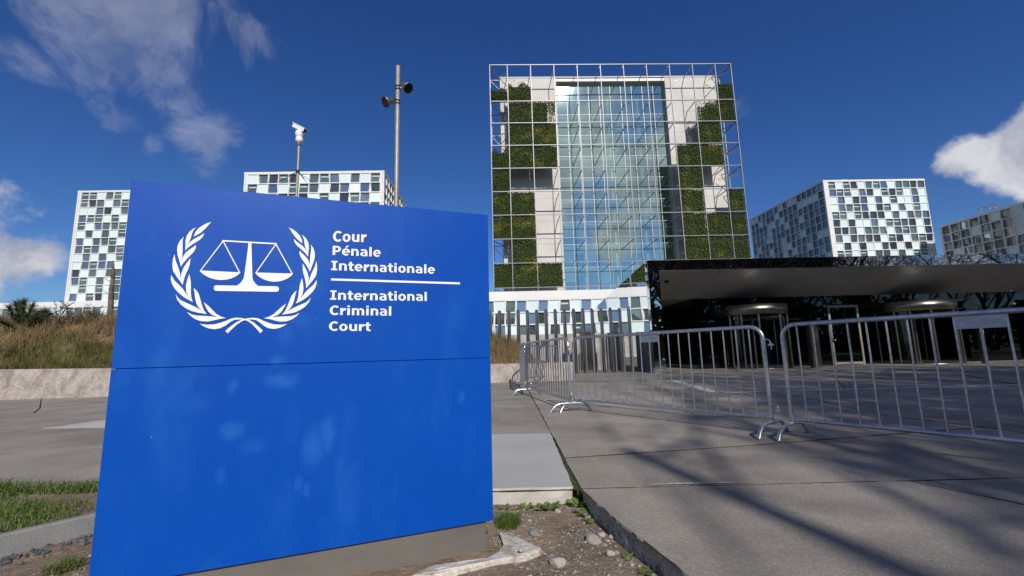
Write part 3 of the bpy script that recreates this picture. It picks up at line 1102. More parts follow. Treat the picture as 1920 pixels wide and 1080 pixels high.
def text_mesh(txt, bold=0.02, spacing=1.05, res=3):
    cu = bpy.data.curves.new('t', 'FONT')
    cu.body = txt
    cu.size = 1.0
    cu.offset = bold
    cu.space_character = spacing
    cu.resolution_u = res
    ob = bpy.data.objects.new('t', cu)
    COL.objects.link(ob)
    dg = bpy.context.evaluated_depsgraph_get()
    me = bpy.data.meshes.new_from_object(ob.evaluated_get(dg))
    vs = [tuple(v.co) for v in me.vertices]
    fs = [tuple(p.vertices) for p in me.polygons]
    bpy.data.objects.remove(ob)
    bpy.data.curves.remove(cu)
    bpy.data.meshes.remove(me)
    return vs, fs


def rect(x0, y0, x1, y1):
    return [[(x0, y0), (x1, y0), (x1, y1), (x0, y1)]]


def ring(cx, cy, rx, ry, tx, ty, a0, a1, n=20):
    out = []
    for i in range(n):
        p = []
        for k, inner in ((i, 0), (i + 1, 0), (i + 1, 1), (i, 1)):
            a = R(a0 + (a1 - a0) * k / n)
            p.append((cx + (rx - tx * inner) * math.cos(a), cy + (ry - ty * inner) * math.sin(a)))
        out.append(p)
    return out


_e = ring(.47, .375, .42, .395, .25, .165, 0, 318, 30) + rect(.14, .315, .885, .44)
GLYPH = {                                              # bold sans letters, cap height 1: (advance, pieces)
    'l': (.47, rect(.107, 0, .362, 1.045)), 'i': (.47, rect(.107, 0, .362, .75) + rect(.10, .87, .37, 1.045)),
    'I': (.751, rect(.25, 0, .505, 1) + rect(.07, 0, .25, .17) + rect(.505, 0, .685, .17) + rect(.07, .83, .25, 1) + rect(.505, .83, .685, 1)),
    'o': (.945, ring(.472, .375, .42, .395, .255, .165, 0, 360, 36)), 'C': (.996, ring(.585, .5, .535, .52, .275, .185, 46, 314, 34)), 'e': (.913, _e),
    'u': (.98, rect(.09, .30, .345, .75) + ring(.46, .30, .37, .315, .255, .165, 180, 318) + rect(.635, 0, .89, .75)),
    'n': (.98, rect(.09, 0, .345, .75) + ring(.52, .45, .37, .315, .255, .165, 0, 138) + rect(.635, 0, .89, .45)),
    'm': (1.455, rect(.09, 0, .345, .75) + ring(.52, .45, .33, .315, .25, .165, 0, 138) + rect(.60, 0, .85, .45) + ring(1.035, .45, .33, .315, .25, .165, 0, 138) + rect(1.115, 0, 1.365, .45)),
    'r': (.684, rect(.09, 0, .345, .75) + ring(.60, .38, .40, .375, .255, .215, 88, 165) + rect(.595, .54, .675, .755)),
    't': (.626, rect(.15, .22, .405, .97) + rect(.02, .585, .15, .75) + rect(.405, .585, .60, .75) + ring(.44, .22, .29, .235, .255, .165, 180, 275) + rect(.44, -.015, .60, .15)),
    'a': (.919, rect(.585, 0, .835, .46) + ring(.475, .46, .36, .305, .25, .165, 0, 100) + rect(.13, .60, .42, .765) + ring(.40, .225, .335, .24, .24, .145, 75, 300) + rect(.42, .335, .585, .465)
          + rect(.50, -.012, .60, .10)),
    'P': (1.008, rect(.10, 0, .37, 1) + ring(.55, .665, .41, .335, .27, .175, -90, 90) + rect(.37, .825, .55, 1) + rect(.37, .33, .55, .505)),
    'é': (.913, _e + [[(.36, .85), (.54, .85), (.80, 1.07), (.53, 1.07)]])}


def lettering(txt, p_left, p_right, top_y):
    """one printed line: baseline ends and cap height as measured"""
    xl, zl = crop6(*p_left)
    xr, zr = crop6(*p_right)
    _, zt = crop6(p_left[0], top_y)
    pieces, x = [], 0.0
    for ch in txt:
        adv, ps = GLYPH[ch]
        pieces += [[(a + x, b) for a, b in p] for p in ps]
        x += adv + 0.02
    x0, x1 = min(a for p in pieces for a, b in p), max(a for p in pieces for a, b in p)
    sx, sz = (xr - xl) / (x1 - x0), (zt - zl)
    mb = MB()
    for p in pieces:
        out = []
        for a, b in p:
            xx = xl + (a - x0) * sx
            out.append((xx, zl + (zr - zl) * (xx - xl) / (xr - xl) + b * sz))
        flat(mb, out)
    mb.build('lettering', M_PRINT, sign)


for txt, a, b, top in (('Cour', (1000, 163), (1194, 167), 103), ('Pénale', (998, 241), (1277, 252), 188), ('Internationale', (990, 329), (1590, 350), 275),
                       ('International', (984, 500), (1543, 507), 446), ('Criminal', (981, 588), (1337, 592), 534), ('Court', (977, 679), (1218, 681), 626)):
    lettering(txt, a, b, top)

# mortar footing showing at the foot of the sign
fv = [on_z(px, py, -0.1) for px, py in ((938, 1003), (958, 1001), (975, 1010), (1014, 1030), (1012, 1035), (985, 1046), (950, 1052), (905, 1062), (860, 1072), (800, 1088), (760, 1092), (800, 1070), (860, 1060), (915, 1050), (938, 1040), (946, 1026))]
poly = [(p.x, p.y) for p in fv][::-1]
mb = MB()
n_ = len(poly)
cx_, cy_ = sum(p[0] for p in poly) / n_, sum(p[1] for p in poly) / n_
vs = [(p[0], p[1], -0.15) for p in poly] + [(p[0], p[1], -0.096 + rng.uniform(-.004, .004)) for p in poly] + [(p[0] + (cx_ - p[0]) * .06, p[1] + (cy_ - p[1]) * .06, -0.086 + rng.uniform(-.005, .005)) for p in poly]
mb.add(vs, [(r_ * n_ + k, r_ * n_ + (k + 1) % n_, (r_ + 1) * n_ + (k + 1) % n_, (r_ + 1) * n_ + k) for r_ in range(2) for k in range(n_)])
mb.add(vs, [tuple(range(2 * n_, 3 * n_))])
tag(mb.build('mortar_footing', M_MORTAR), 'broken white mortar footing lying at the right foot of the blue sign', 'footing')

# ================================================================== CROWD BARRIERS
BL = 2.76
BAR_N = 19


def arc(c, r_, a0, a1, n, plane):
    return [c + plane[0] * (r_ * math.cos(a0 + (a1 - a0) * i / n)) + plane[1] * (r_ * math.sin(a0 + (a1 - a0) * i / n)) for i in range(n + 1)]


XV, YV, ZV = Vector((1, 0, 0)), Vector((0, 1, 0)), Vector((0, 0, 1))
rc = 0.13
path = [Vector((0, 0, 0.10))] + arc(Vector((rc, 0, 1.08 - rc)), rc, math.pi, math.pi / 2, 8, (XV, ZV)) + arc(Vector((BL - rc, 0, 1.08 - rc)), rc, math.pi / 2, 0, 8, (XV, ZV)) + [Vector((BL, 0, 0.10))]
ME_FRAME = MB().tube(path, 0.0195, 12).mesh('frame', M_GALV)
ME_RAIL = MB().tube([(0, 0, 0.17), (BL, 0, 0.17)], 0.0175, 12, caps=False).mesh('bottom_rail', M_GALV)
ME_BAR = MB().tube([(0, 0, 0.17), (0, 0, 1.075)], 0.0078, 8, caps=False).mesh('bar', M_GALV)
ME_BARS = MB().tube([(0, 0, 0.17), (0, 0, 0.968)], 0.0078, 8, caps=False).mesh('short_bar', M_GALV)
fp = [Vector((0, -0.30, 0.0)), Vector((0, -0.255, 0.075))] + [Vector((0, -0.30 + 0.30 * t, 0.0)) for t in ()]
fp = [Vector((0, y, z)) for y, z in ((-.315, 0.0), (-.29, .035), (-.255, .075), (-.215, .105), (-.165, .122), (-.09, .126), (0, .126), (.09, .126), (.165, .122), (.215, .105), (.255, .075), (.29, .035), (.315, 0.0))]
ME_FOOT = MB().tube(fp, 0.0185, 12).mesh('foot', M_GALV)
pl = MB().box(0, 2 * BL / (BAR_N + 1), -0.0025, 0.0025, 0.965, 1.068)
ME_NPLATE = pl.mesh('name_plate', M_PLATE)
hk = MB()
hk.tube([(BL, 0, .93), (BL + .035, -.004, .945), (BL + .062, -.008, .935), (BL + .072, -.008, .90), (BL + .072, -.008, .84)], 0.0065, 8)
hk.box(BL + .050, BL + .095, -.022, .006, .880, .900)
ME_HOOK = hk.mesh('hook', M_GALV)
hk = MB()
hk.tube([(BL, 0, .29), (BL + .035, -.004, .305), (BL + .062, -.008, .295), (BL + .072, -.008, .26), (BL + .072, -.008, .19)], 0.0065, 8)
hk.box(BL + .050, BL + .095, -.022, .006, .235, .255)
ME_HOOK2 = hk.mesh('hook', M_GALV)


def barrier(p0, p1, label, flip=False):
    a, b = Vector(p0), Vector(p1)
    d = (b - a).normalized()
    root = thing('crowd_barrier', label, 'barrier', (a.x, a.y, 0), math.atan2(d.y, d.x), 'crowd barriers in a chain across the paving')
    place('frame', ME_FRAME, root)
    place('bottom_rail', ME_RAIL, root)
    for i in range(1, BAR_N + 1):
        if i == 10:
            place('bar', ME_BARS, root, (BL * i / (BAR_N + 1), 0, 0))
        else:
            place('bar', ME_BAR, root, (BL * i / (BAR_N + 1), 0, 0))
    place('name_plate', ME_NPLATE, root, (BL * 9 / (BAR_N + 1), 0, 0))
    place('foot', ME_FOOT, root, (0.0, 0, 0))
    place('foot', ME_FOOT, root, (BL, 0, 0))
    place('hook', ME_HOOK, root)
    place('hook', ME_HOOK2, root)
    return root


barrier((2.685, 4.40), (3.605, 3.08), 'nearest galvanised crowd barrier, cut off by the right edge, plate under its top rail')
barrier((0.905, 6.73), (2.595, 4.475), 'galvanised crowd barrier second from the right, its small plate half way along')
barrier((0.265, 9.30), (0.80, 6.66), 'galvanised crowd barrier seen at a slant, third from the right in the chain')
barrier((0.17, 12.15), (0.235, 9.42), 'galvanised crowd barrier seen edge-on at the far left bend of the chain')
barrier((0.20, 12.25), (1.42, 14.72), 'farthest galvanised crowd barrier, standing behind the edge-on one before the concrete wall')

# ================================================================== BUILDINGS
GA = R(1.8)                                     # every building stands on the same grid, turned 1.8 degrees


def shift(mb_src, dst, off, rz=0.0):
    c, s_ = math.cos(rz), math.sin(rz)
    o = len(dst.v)
    dst.v += [(x * c - y * s_ + off[0], x * s_ + y * c + off[1], z + off[2]) for x, y, z in mb_src.v]
    dst.f += [tuple(i + o for i in f) for f in mb_src.f]
    dst.m += mb_src.m
    dst.s += mb_src.s


_cells = {}


def cell_kit(cw, rh):
    key = (round(cw, 3), round(rh, 3))
    if key in _cells:
        return _cells[key]
    m = 0.075
    x0, x1, z0, z1 = m, cw - m, m, rh - m
    kit = {'W': [], 'G': []}
    wp = MB().box(x0 - .02, x1 + .02, 0.06, 0.14, z0 - .02, z1 + .02)
    kit['W'].append((wp.mesh('facade_panel', M_PANEL), wp, M_PANEL))
    for mi, mw in enumerate(M_WIN):
        for sl in ((0, .17, 0, 0), (0, 0, .17, 0), (.16, 0, 0, 0), (0, 0, 0, .16), (0, .10, .10, 0)):
            for blind in ((0, 1) if mi == 0 else (0,)):
                for tilt in (-.02, .035):
                    g = MB()
                    a, b, c, d = (x0 + sl[0], z0), (x1 - sl[2], z0), (x1 - sl[3], z1), (x0 + sl[1], z1)
                    yb, yt = 0.21 - tilt, 0.21 + tilt
                    g.add([(a[0], yb, a[1]), (b[0], yb, b[1]), (c[0], yt, c[1]), (d[0], yt, d[1])], [(0, 1, 2, 3)], 0)
                    # slanted white reveals on both sides
                    for (p, q, e) in ((a, d, x0), (b, c, x1)):
                        sg_ = 1 if e == x0 else -1
                        g.add([(e - .03 * sg_, 0.03, z0 - .02), (p[0], 0.03, z0 - .02), (q[0], 0.03, z1 + .02), (e - .03 * sg_, 0.03, z1 + .02), (p[0], 0.26, z0 - .02), (q[0], 0.26, z1 + .02)],
                              [(0, 1, 2, 3), (1, 4, 5, 2)] if sg_ > 0 else [(3, 2, 1, 0), (2, 5, 4, 1)], 1)
                    if blind:
                        zb, zc = z0 + (z1 - z0) * .60, z0 + (z1 - z0) * .74
                        g.add([(x0 + .19, 0.12, zb), (x1 - .19, 0.12, zb), (x1 - .19, 0.12, zc), (x0 + .19, 0.12, zc)], [(0, 1, 2, 3)], 2)
                    kit['G'].append((g.mesh('window', [mw, M_WHITE, M_BLIND]), g, (mi, blind)))
    kit['stripe'] = [k for k in kit['G'] if k[2] == (0, 1)]
    kit['plain'] = [k for k in kit['G'] if k[2] == (0, 0)]
    kit['dark'] = [k for k in kit['G'] if k[2][0] == 1]
    kit['blue'] = [k for k in kit['G'] if k[2][0] == 2]
    _cells[key] = kit
    return kit


def facade(root, cols, rows, cw, rh, org, rz, pattern, single, seed, mix_=(0.42, 0.30, 0.13, 0.15), margin=(0.0, 0.0), top_band=0.35, share=0.56):
    """grid of window and panel cells hung from org (upper outer corner); single(c, r) -> built one by one"""
    rr = random.Random(seed)
    kit = cell_kit(cw, rh)
    c_, s_ = math.cos(rz), math.sin(rz)

    def pos(x, y, z):
        return (org[0] + x * c_ - y * s_, org[1] + x * s_ + y * c_, org[2] + z)
    rest = MB()
    x_start = margin[0]
    width = margin[0] + cols * cw + margin[1]
    for r_ in range(rows):
        for c in range(cols):
            ch = pattern[r_][c] if pattern and r_ < len(pattern) and c < len(pattern[r_]) else ('G' if rr.random() < share else 'W')
            if ch == 'W':
                pick, nm = kit['W'][0], 'facade_panel'
            else:
                t = rr.random()
                grp = 'stripe' if t < mix_[0] else 'plain' if t < mix_[0] + mix_[1] else 'dark' if t < mix_[0] + mix_[1] + mix_[2] else 'blue'
                if ch == 'D':
                    grp = 'dark'
                if ch == 'B':
                    grp = 'blue'
                pick, nm = rr.choice(kit[grp]), 'window'
            p = (x_start + c * cw, 0, -top_band - (r_ + 1) * rh)
            if single(c, r_):
                place(nm, pick[0], root, pos(*p), rz)
            else:
                sub = MB()
                sub.v, sub.f, sub.s = pick[1].v, pick[1].f, pick[1].s
                sub.m = [(5 if nm == 'facade_panel' else 3 if k == 1 else 4 if k == 2 else pick[2][0]) for k in pick[1].m]
                shift(sub, rest, p)
    if rest.v:
        o = rest.build('facade_field', [M_WIN[0], M_WIN[1], M_WIN[2], M_WHITE, M_BLIND, M_PANEL], root, org, rz)
        kind(o, 'stuff')
    fr = MB()
    h_tot = top_band + rows * rh
    for r_ in range(rows + 1):
        z = -top_band - r_ * rh
        fr.box(0, width, -0.085, 0.25, z - 0.075, z + 0.075)
    for c in range(cols + 1):
        x = x_start + c * cw
        for r_ in range(rows):
            z = -top_band - r_ * rh
            fr.box(x - 0.065, x + 0.065, -0.06, 0.25, z - rh + 0.075, z - 0.075)
    fr.build('facade_frame', M_WHITE, root, org, rz)
    tb = MB().box(-0.04, width + 0.04, -0.10, 0.25, -top_band + .075, 0)
    tb.build('parapet', M_WHITE, root, org, rz)
    for (a, b) in ((0, margin[0]), (width - margin[1], width)):
        if b - a > 0.16:
            k = MB()
            w_ = (b - a - .075) / 2
            x_ = a if a == 0 else a + .075
            k.box(x_, x_ + w_ - .02, -0.06, 0.2, -h_tot, -top_band + .07)
            k.box(x_ + w_ + .02, x_ + 2 * w_, -0.045, 0.2, -h_tot, -top_band + .07)
            k.build('corner_strip', M_WHITE, root, org, rz)
    return width, h_tot


def pat(s_):
    return [row.replace(' ', '') for row in s_.strip().split('\n')]


P_RIGHT = pat('''GWGGWGGGWGGGG
GGGWGGWGDGWGW
WGWDBWBWGWWGW
WGGGGWGGWGWGW
GGWGDDDWGWGGB
GWDWWBWGGGDWD
GGGWGGGWGGGWG
GWDGDGWGDWGGG
WDWDWWBDWDWGW
GGWGWGGWGWGGW''')
P_LEFT = pat('''GGWGGWG
GGGWBGW
WWGDWGW
GGGWGWG
GWGGGGW
WGWGWGG
GWGGGWG
BGBWGGW
WBWBWGW
WGGGGWG
DWGWGGW
BGWGWGG
WGWGWGW
GWGGWGW''')
P_MID = pat('''WGGGGWGGGWGWG
GWGWGGGWDBWBD
WGWGGDWGWDGBW''')

t_right = thing('office_tower', 'white and glass checkered office tower right of the planted tower, narrow shaded side', 'office tower', (71.92, 95.81, 0), GA)
D_R = 29.5
MB().box(0.25, 23.6, 0.25, D_R, 0, 38.1).build('wall', M_WHITE, t_right)
facade(t_right, 13, 21, (23.86 - 1.05) / 13, 1.8, (0, 0, 38.27), 0, P_RIGHT, lambda c, r_: r_ < 10, 1, margin=(0.95, 0.1))
facade(t_right, 16, 21, 29.0 / 16, 1.8, (0, D_R, 38.27), -math.pi / 2, None, lambda c, r_: r_ < 10, 2, mix_=(.06, .14, .76, .04), share=.78, margin=(0.2, 0.3))  # shade put into the mix: more and darker windows than on the front
rf = MB().box(0.1, 23.7, 0.1, D_R, 38.05, 38.2).build('roof', M_CORE, t_right)
MB().box(5.2, 6.6, 1.0, 3.5, 38.2, 38.75).build('roof_box', M_WHITE, rf)
MB().box(8.6, 12.6, 1.0, 5.0, 38.2, 38.72).build('roof_box', M_WHITE, rf)

t_left = thing('office_tower', 'white and glass checkered office tower at the far left, half hidden by the blue sign', 'office tower', (-98.73, 95.43, 0), GA)
MB().box(0.25, 24.4, 0.25, 20, 0, 40.1).build('wall', M_WHITE, t_left)
facade(t_left, 13, 22, 1.82, 1.8, (0, 0, 40.24), 0, P_LEFT, lambda c, r_: c < 8 and r_ < 14, 3, margin=(0.75, 0.3))
facade(t_left, 10, 22, 1.94, 1.8, (24.71, 0, 40.24), math.pi / 2, None, lambda c, r_: False, 33, margin=(0.3, 0.3))
MB().box(0.1, 24.5, 0.1, 20, 40.05, 40.2).build('roof', M_CORE, t_left)
MB().box(8.4, 12.5, 2, 6, 40.2, 41.0).build('roof_box', M_WHITE, t_left)
p_left = thing('podium_building', 'low white clad block running below the far left office tower behind the dune', 'building', (-116, 93.2, 0), GA)
MB().box(0, 50, 0.25, 30, 0, 14.3).build('wall', M_WHITE, p_left)
facade(p_left, 26, 7, 1.9, 1.8, (0, 0, 14.45), 0, None, lambda c, r_: r_ < 2 and c < 20, 4, margin=(0.3, 0.3), top_band=1.25)

t_mid = thing('office_tower', 'white and glass checkered office tower whose top floors rise behind the blue sign', 'office tower', (-46.68, 73.25, 0), GA)
MB().box(0.25, 24.15, 0.25, 18.3, 0, 33.55).build('wall', M_WHITE, t_mid)
facade(t_mid, 13, 18, (24.4 - 1.2) / 13, 1.8, (0, 0, 33.7), 0, P_MID, lambda c, r_: r_ < 4, 5, margin=(0.6, 0.6))
facade(t_mid, 10, 18, 1.8, 1.8, (24.4, 0, 33.7), math.pi / 2, None, lambda c, r_: r_ < 4, 6, margin=(0.3, 0.3))
MB().box(0.1, 24.3, 0.1, 18.4, 33.5, 33.64).build('roof', M_CORE, t_mid)
MB().tube([(21.0, 1.0, 33.6), (21.0, 1.0, 34.3)], 0.06, 8).build('roof_vent', M_CAMW, t_mid)

t_far = thing('office_tower', 'dark shaded office facade running off the right edge of the view', 'office tower', (94.2, 62.0, 0), GA)
MB().box(0.25, 22, 0.0, 30.4, 0, 25.6).build('wall', M_WHITE, t_far)
facade(t_far, 16, 14, 30.4 / 16 - .03, 1.8, (0, 30.5, 25.83), -math.pi / 2, None, lambda c, r_: r_ < 8, 7, mix_=(.03, .12, .72, .13), share=.82, margin=(0.3, 0.3))  # extra dark windows stand in for the shade on this face
MB().box(0.1, 22, 0.1, 30.4, 25.55, 25.75).build('roof', M_CORE, t_far)
gm = MB()
for a, b in (((.6, 22.0, 25.7), (1.2, 23.6, 27.3)), ((1.2, 23.6, 27.3), (1.2, 20.4, 27.4)), ((1.2, 20.4, 27.4), (.8, 18.2, 25.7)), ((1.7, 23.6, 26.9), (1.7, 20.4, 27.0)), ((1.2, 22.4, 27.3), (1.9, 20.8, 26.4)), ((1.2, 23.2, 27.3), (1.7, 23.2, 26.9)), ((1.2, 21.6, 26.8), (2, 21.0, 26.8))):
    gm.beam(a, b, 0.12, 0.12)
gm.build('roof_gantry', M_STRUT, t_far)

# ------------------------------------------------------------------ podium in front of the court tower
pod = thing('podium_building', 'low white clad block with tilted window panes at the foot of the planted tower', 'building', (-46.68, 61.2, 0), GA)
MB().box(0, 89.5, 0.3, 9.5, 3.0, 9.6).build('wall', M_WHITE, pod)
MB().box(0, 89.5, -0.05, 9.5, -0.1, 3.0).build('concrete_base', M_CONC, pod)
P_POD = pat('''WGWGWGGWBWGWBWBWGWBBGWGBWBGWGBWGW
GBWGDBWBDWGBWBDBGWGBGWBGDWBGWGBWG
WGBWBWGBWDWGBWDBGBWGBWGBWDGWBGWBG
WWWWWWWWWWWWWWWWWWWWWWWWWWWWWWWWW''')
facade(pod, 57, 3, 1.57, 1.76, (0, 0, 9.72), 0, [('WGBWGWBGWDGWBWGGWBGWGWDB'[k:] + 'WGBWGWBGWDGWBWGGWBGWGWDB'[:k] + r_[:33]) for k, r_ in zip((0, 7, 3), P_POD)], lambda c, r_: 22 < c < 56, 8, mix_=(0.3, 0.25, 0.15, 0.30), margin=(0.1, 0.1), top_band=1.3)

# ------------------------------------------------------------------ court tower
TO = (-2.97, 63.45, 0)
tower = thing('court_tower', 'tall glass and concrete tower wrapped in a steel trellis with hanging green panels', 'tower', TO, GA)
VX = [0.34, 3.13, 6.83, 10.55, 14.28, 18.0, 21.72, 25.44, 29.16, 32.9, 36.62, 39.2]
RZ = [46.2, 39.96, 36.3, 32.6, 28.88, 25.16, 21.46, 17.76, 14.06, 10.38]
TB = 10.0                                       # foot of the trellis
CL, CR, GL, GR, CY, GY, CT = 1.95, 38.2, 11.3, 29.6, 3.2, 4.1, 46.1
for x in VX:
    MB().box(x - .047, x + .047, -0.10, 0.10, TB, 46.27).build('trellis_post', M_TRELLIS, tower)
for z in RZ:
    MB().box(VX[0] - .045, VX[-1] + .045, -0.13, 0.07, z - .047, z + .047).build('trellis_rail', M_TRELLIS, tower)
ME_STRUT = MB().box(-.05, .05, 0.11, 1.0, -.065, .065).mesh('strut', M_STRUT)
for x in VX[1:-1]:
    for z in RZ[:-1]:
        deep = GY if GL < x < GR else CY
        s_ = place('strut', MB().box(-.05, .05, 0.11, deep - 0.02, -.065, .065).mesh('strut', M_STRUT) if False else ME_STRUT, tower, (x, 0, z - 0.16))
        s_.scale = (1, deep / 1.0 * 0.995, 1)
for sx, far in ((VX[0], 1), (VX[-1], -1)):
    sf = MB()
    for y in (3.7, 7.4, 11.1, 14.8, 18.5):
        sf.box(sx - .07, sx + .07, y - .07, y + .07, TB, 46.2)
    for z in RZ:
        sf.box(sx - .06, sx + .06, 0.11, 18.43, z - .07, z + .07)
        sf.beam((sx, 0.1, z - .2), (sx + far * 1.6, 3.2, z - .2), .09, .09)
        sf.beam((sx, 3.6, z - .2), (sx + far * 1.6, 3.6, z - .2), .09, .09)
        sf.beam((sx, 3.6, z - .2), (sx + far * 1.6, 0.4 + 3.2, z - 2.0), .07, .07)
    sf.build('side_frame', M_TRELLIS, tower)
for (xa, xb, za, zb) in ((VX[0], VX[1], 46.0, 44.2), (VX[10], VX[11], 44.2, 46.0), (VX[10], VX[11], 30.4, 32.4), (VX[10], VX[11], 26.6, 28.7), (VX[0], VX[1], 34.2, 36.1)):
    MB().beam((xa, .3, za), (xb, 2.6, zb), .08, .08).build('corner_brace', M_TRELLIS, tower)
    MB().beam((xa, 2.6, (za + zb) / 2), (xb, .3, (za + zb) / 2), .07, .07).build('corner_brace', M_TRELLIS, tower)
# concrete either side of the glass, cast in storey-high lifts
lv = [0.0] + RZ[::-1][:-1] + [CT]
for (xa, xb) in ((CL, GL), (GR, CR)):
    for za, zb in zip(lv, lv[1:]):
        MB().box(xa, xb, CY, 17.5, za + 0.012, zb - 0.012).build('concrete_lift', M_CORE, tower)
cb = MB()
cb.box(CL + .1, CR - .1, 12.0, 17.4, 0, CT - .1)
cb.build('rear_block', M_CORE, tower)
MB().box(CL - .05, CR + .05, CY - .06, 17.6, CT, CT + .22).build('roof', M_CORE, tower)
MB().box(GL, GR, CY + .1, GY + .4, CT - .55, CT - .01).build('lintel', M_WHITE, tower)
for i in range(3):
    MB().box((6.2, 31.2, 31.6)[i], (6.2, 31.2, 31.6)[i] + .45, CY - .04, CY + .02, (45.2, 45.3, 38.4)[i], (45.2, 45.3, 38.4)[i] + .16).build('wall_vent', M_STRUT, tower)
NP = 10
pw = (GR - GL) / NP
glv = [0.5, 6.6] + RZ[::-1][:-1] + [CT - .55]
for za, zb in zip(glv, glv[1:]):
    for c in range(NP):
        xa = GL + c * pw
        MB().add([(xa + .035, GY, za + .03), (xa + pw - .035, GY, za + .03), (xa + pw - .035, GY, zb - .03), (xa + .035, GY, zb - .03)], [(0, 1, 2, 3)]).build('glass_pane', M_GLASS, tower)
    tr = MB().box(GL, GR, GY - .05, GY + .06, zb - .03, zb + .03)
    tr.build('transom', M_MULL, tower)
    if za > 6:
        MB().box(GL, GR, GY + .35, 12.0, za - .42, za - .05).build('floor_slab', M_SLAB, tower)
for c in range(NP + 1):
    xa = GL + c * pw
    MB().box(xa - .035, xa + .035, GY - .07, GY + .07, 0.5, CT - .56).build('mullion', M_MULL, tower)
MB().box(GL, GR, 10.2, 10.4, 0.5, CT - .6).build('room_wall', M_ROOM, tower)
for x in (15.3, 20.4, 25.6):
    MB().tube([(x, 6.0, 0.3), (x, 6.0, CT - .6)], 0.32, 12).build('column', M_INT, tower)
rr = random.Random(21)
M_SHEER = material('sheer blind', (0.62, 0.70, 0.68), 0.8)
for zi in range(2, len(glv) - 2):
    for c in range(NP):
        if rr.random() < 0.32:
            xa, h_ = GL + c * pw, rr.uniform(0.5, 2.6)
            sb = MB()
            n_s = int(h_ / .18)
            for k in range(n_s):
                z = glv[zi + 1] - .5 - k * .18
                sb.add([(xa + .08, GY + .22, z), (xa + pw - .08, GY + .22, z), (xa + pw - .08, GY + .28, z - .11), (xa + .08, GY + .28, z - .11)], [(0, 1, 2, 3)])
            sb.build('blind', M_SHEER, tower)


# green panels: planted boxes of leaves hung in the trellis
def leaf_panel(w, h, n, seed, cover, back=True):
    rr = random.Random(seed)
    vs, fs, ms = [], [], []
    mb = MB()
    if back:
        q = (0, 1, 0, 1) if back is True else back
        mb.box(0.02 + w * q[0], w * q[1] - .02, 0.16, 0.34, 0.03 + h * q[2], h * q[3] - .03, 1)
    made = 0
    while made < n:
        x, z = rr.uniform(-.07, w + .07), rr.uniform(-.10, h + .06)
        if rr.random() > cover(min(1, max(0, x / w)), min(1, max(0, z / h))):
            made += 0.25
            continue
        y = 0.18 - abs(rr.gauss(0, 0.13))
        s_ = rr.uniform(0.06, 0.135)
        nrm = Vector((rr.gauss(0, .55), -1, rr.gauss(0.25, .6))).normalized()
        t = nrm.cross(Vector((rr.uniform(-1, 1), rr.uniform(-.3, .3), rr.uniform(-1, 1)))).normalized()
        b_ = nrm.cross(t)
        c = Vector((x, y, z))
        mb.add([c - t * s_, c - b_ * s_ * .6, c + t * s_ * 1.1, c + b_ * s_ * .6], [(0, 1, 2, 3)], 0)
        made += 1
    return mb.mesh('green_panel', [M_LEAFWALL, M_LEAFBACK])


full = [leaf_panel(3.55, 3.5, 2300, 40 + i, lambda u, v: 1.0) for i in range(5)]
rag_top = [leaf_panel(3.55, 3.5, 3000, 50 + i, lambda u, v, i=i: 1.0 if v < 0.80 + .12 * math.sin(u * 9 + i * 2) else 0.05, (0, 1, 0, .74)) for i in range(2)]
rag_l = leaf_panel(3.55, 3.5, 3000, 60, lambda u, v: 1.0 if v < 0.62 + .45 * u + .07 * math.sin(u * 14) else 0.10, (.25, 1, 0, .66))
rag_r = leaf_panel(3.55, 3.5, 2800, 61, lambda u, v: 1.0 if (u < .62 or (v > .45 + .2 * math.sin(u * 20) * .5)) and not (u > .7 and v < .25) else 0.22, (0, .66, 0, 1))
GREEN = {0: {0: 'h', 1: 't', 10: 'f3'}, 1: {1: 'f', 2: 'r', 9: 'l', 10: 'f'}, 2: {1: 'f', 2: 'f', 9: 'f'}, 3: {0: 't', 1: 'f', 2: 'f', 8: 'f', 9: 'f'}, 4: {0: 'f', 8: 'f'},
         5: {0: 'f', 1: 'f', 8: 'f', 10: 'f'}, 6: {0: 'f', 1: 'f', 8: 'f', 9: 'f', 10: 'f'}, 7: {1: 'f', 8: 'f', 9: 'f', 10: 'f'}, 8: {0: 'f', 1: 'f', 2: 'f', 8: 'f', 9: 'f', 10: 'f'}}
rr = random.Random(5)
for r_, row in GREEN.items():
    for c, k in row.items():
        xa, xb, z0 = VX[c] + .08, VX[c + 1] - .08, RZ[r_ + 1] + .08
        h_ = min(RZ[r_] - RZ[r_ + 1], 3.66) - .16
        me = rr.choice(full) if k[0] == 'f' else rr.choice(rag_top) if k in 'th' else rag_l if k == 'l' else rag_r
        o = place('green_panel', me, tower, (xa, 0.12, z0))
        sz = h_ / 3.5
        if k == 'h':
            sz *= 0.72
        if k == 'f3':
            sz *= 0.8
        o.scale = ((xb - xa) / 3.55, 1, sz)

# ================================================================== ENTRANCE PAVILION
PO = (5.22, 16.5, 0)
pav = thing('entrance_pavilion', 'low entrance pavilion with mirrored canopy edge, sloping grey soffit and dark glass', 'pavilion', PO, GA)
PW, PD = 25.0, 19.0
TOE = R(6.0)                                   # the side wall is not quite square to the front
TX = PD * math.tan(TOE)
FZ0, FZ1 = 3.87, 4.27
SZ, SY = 3.03, 2.52
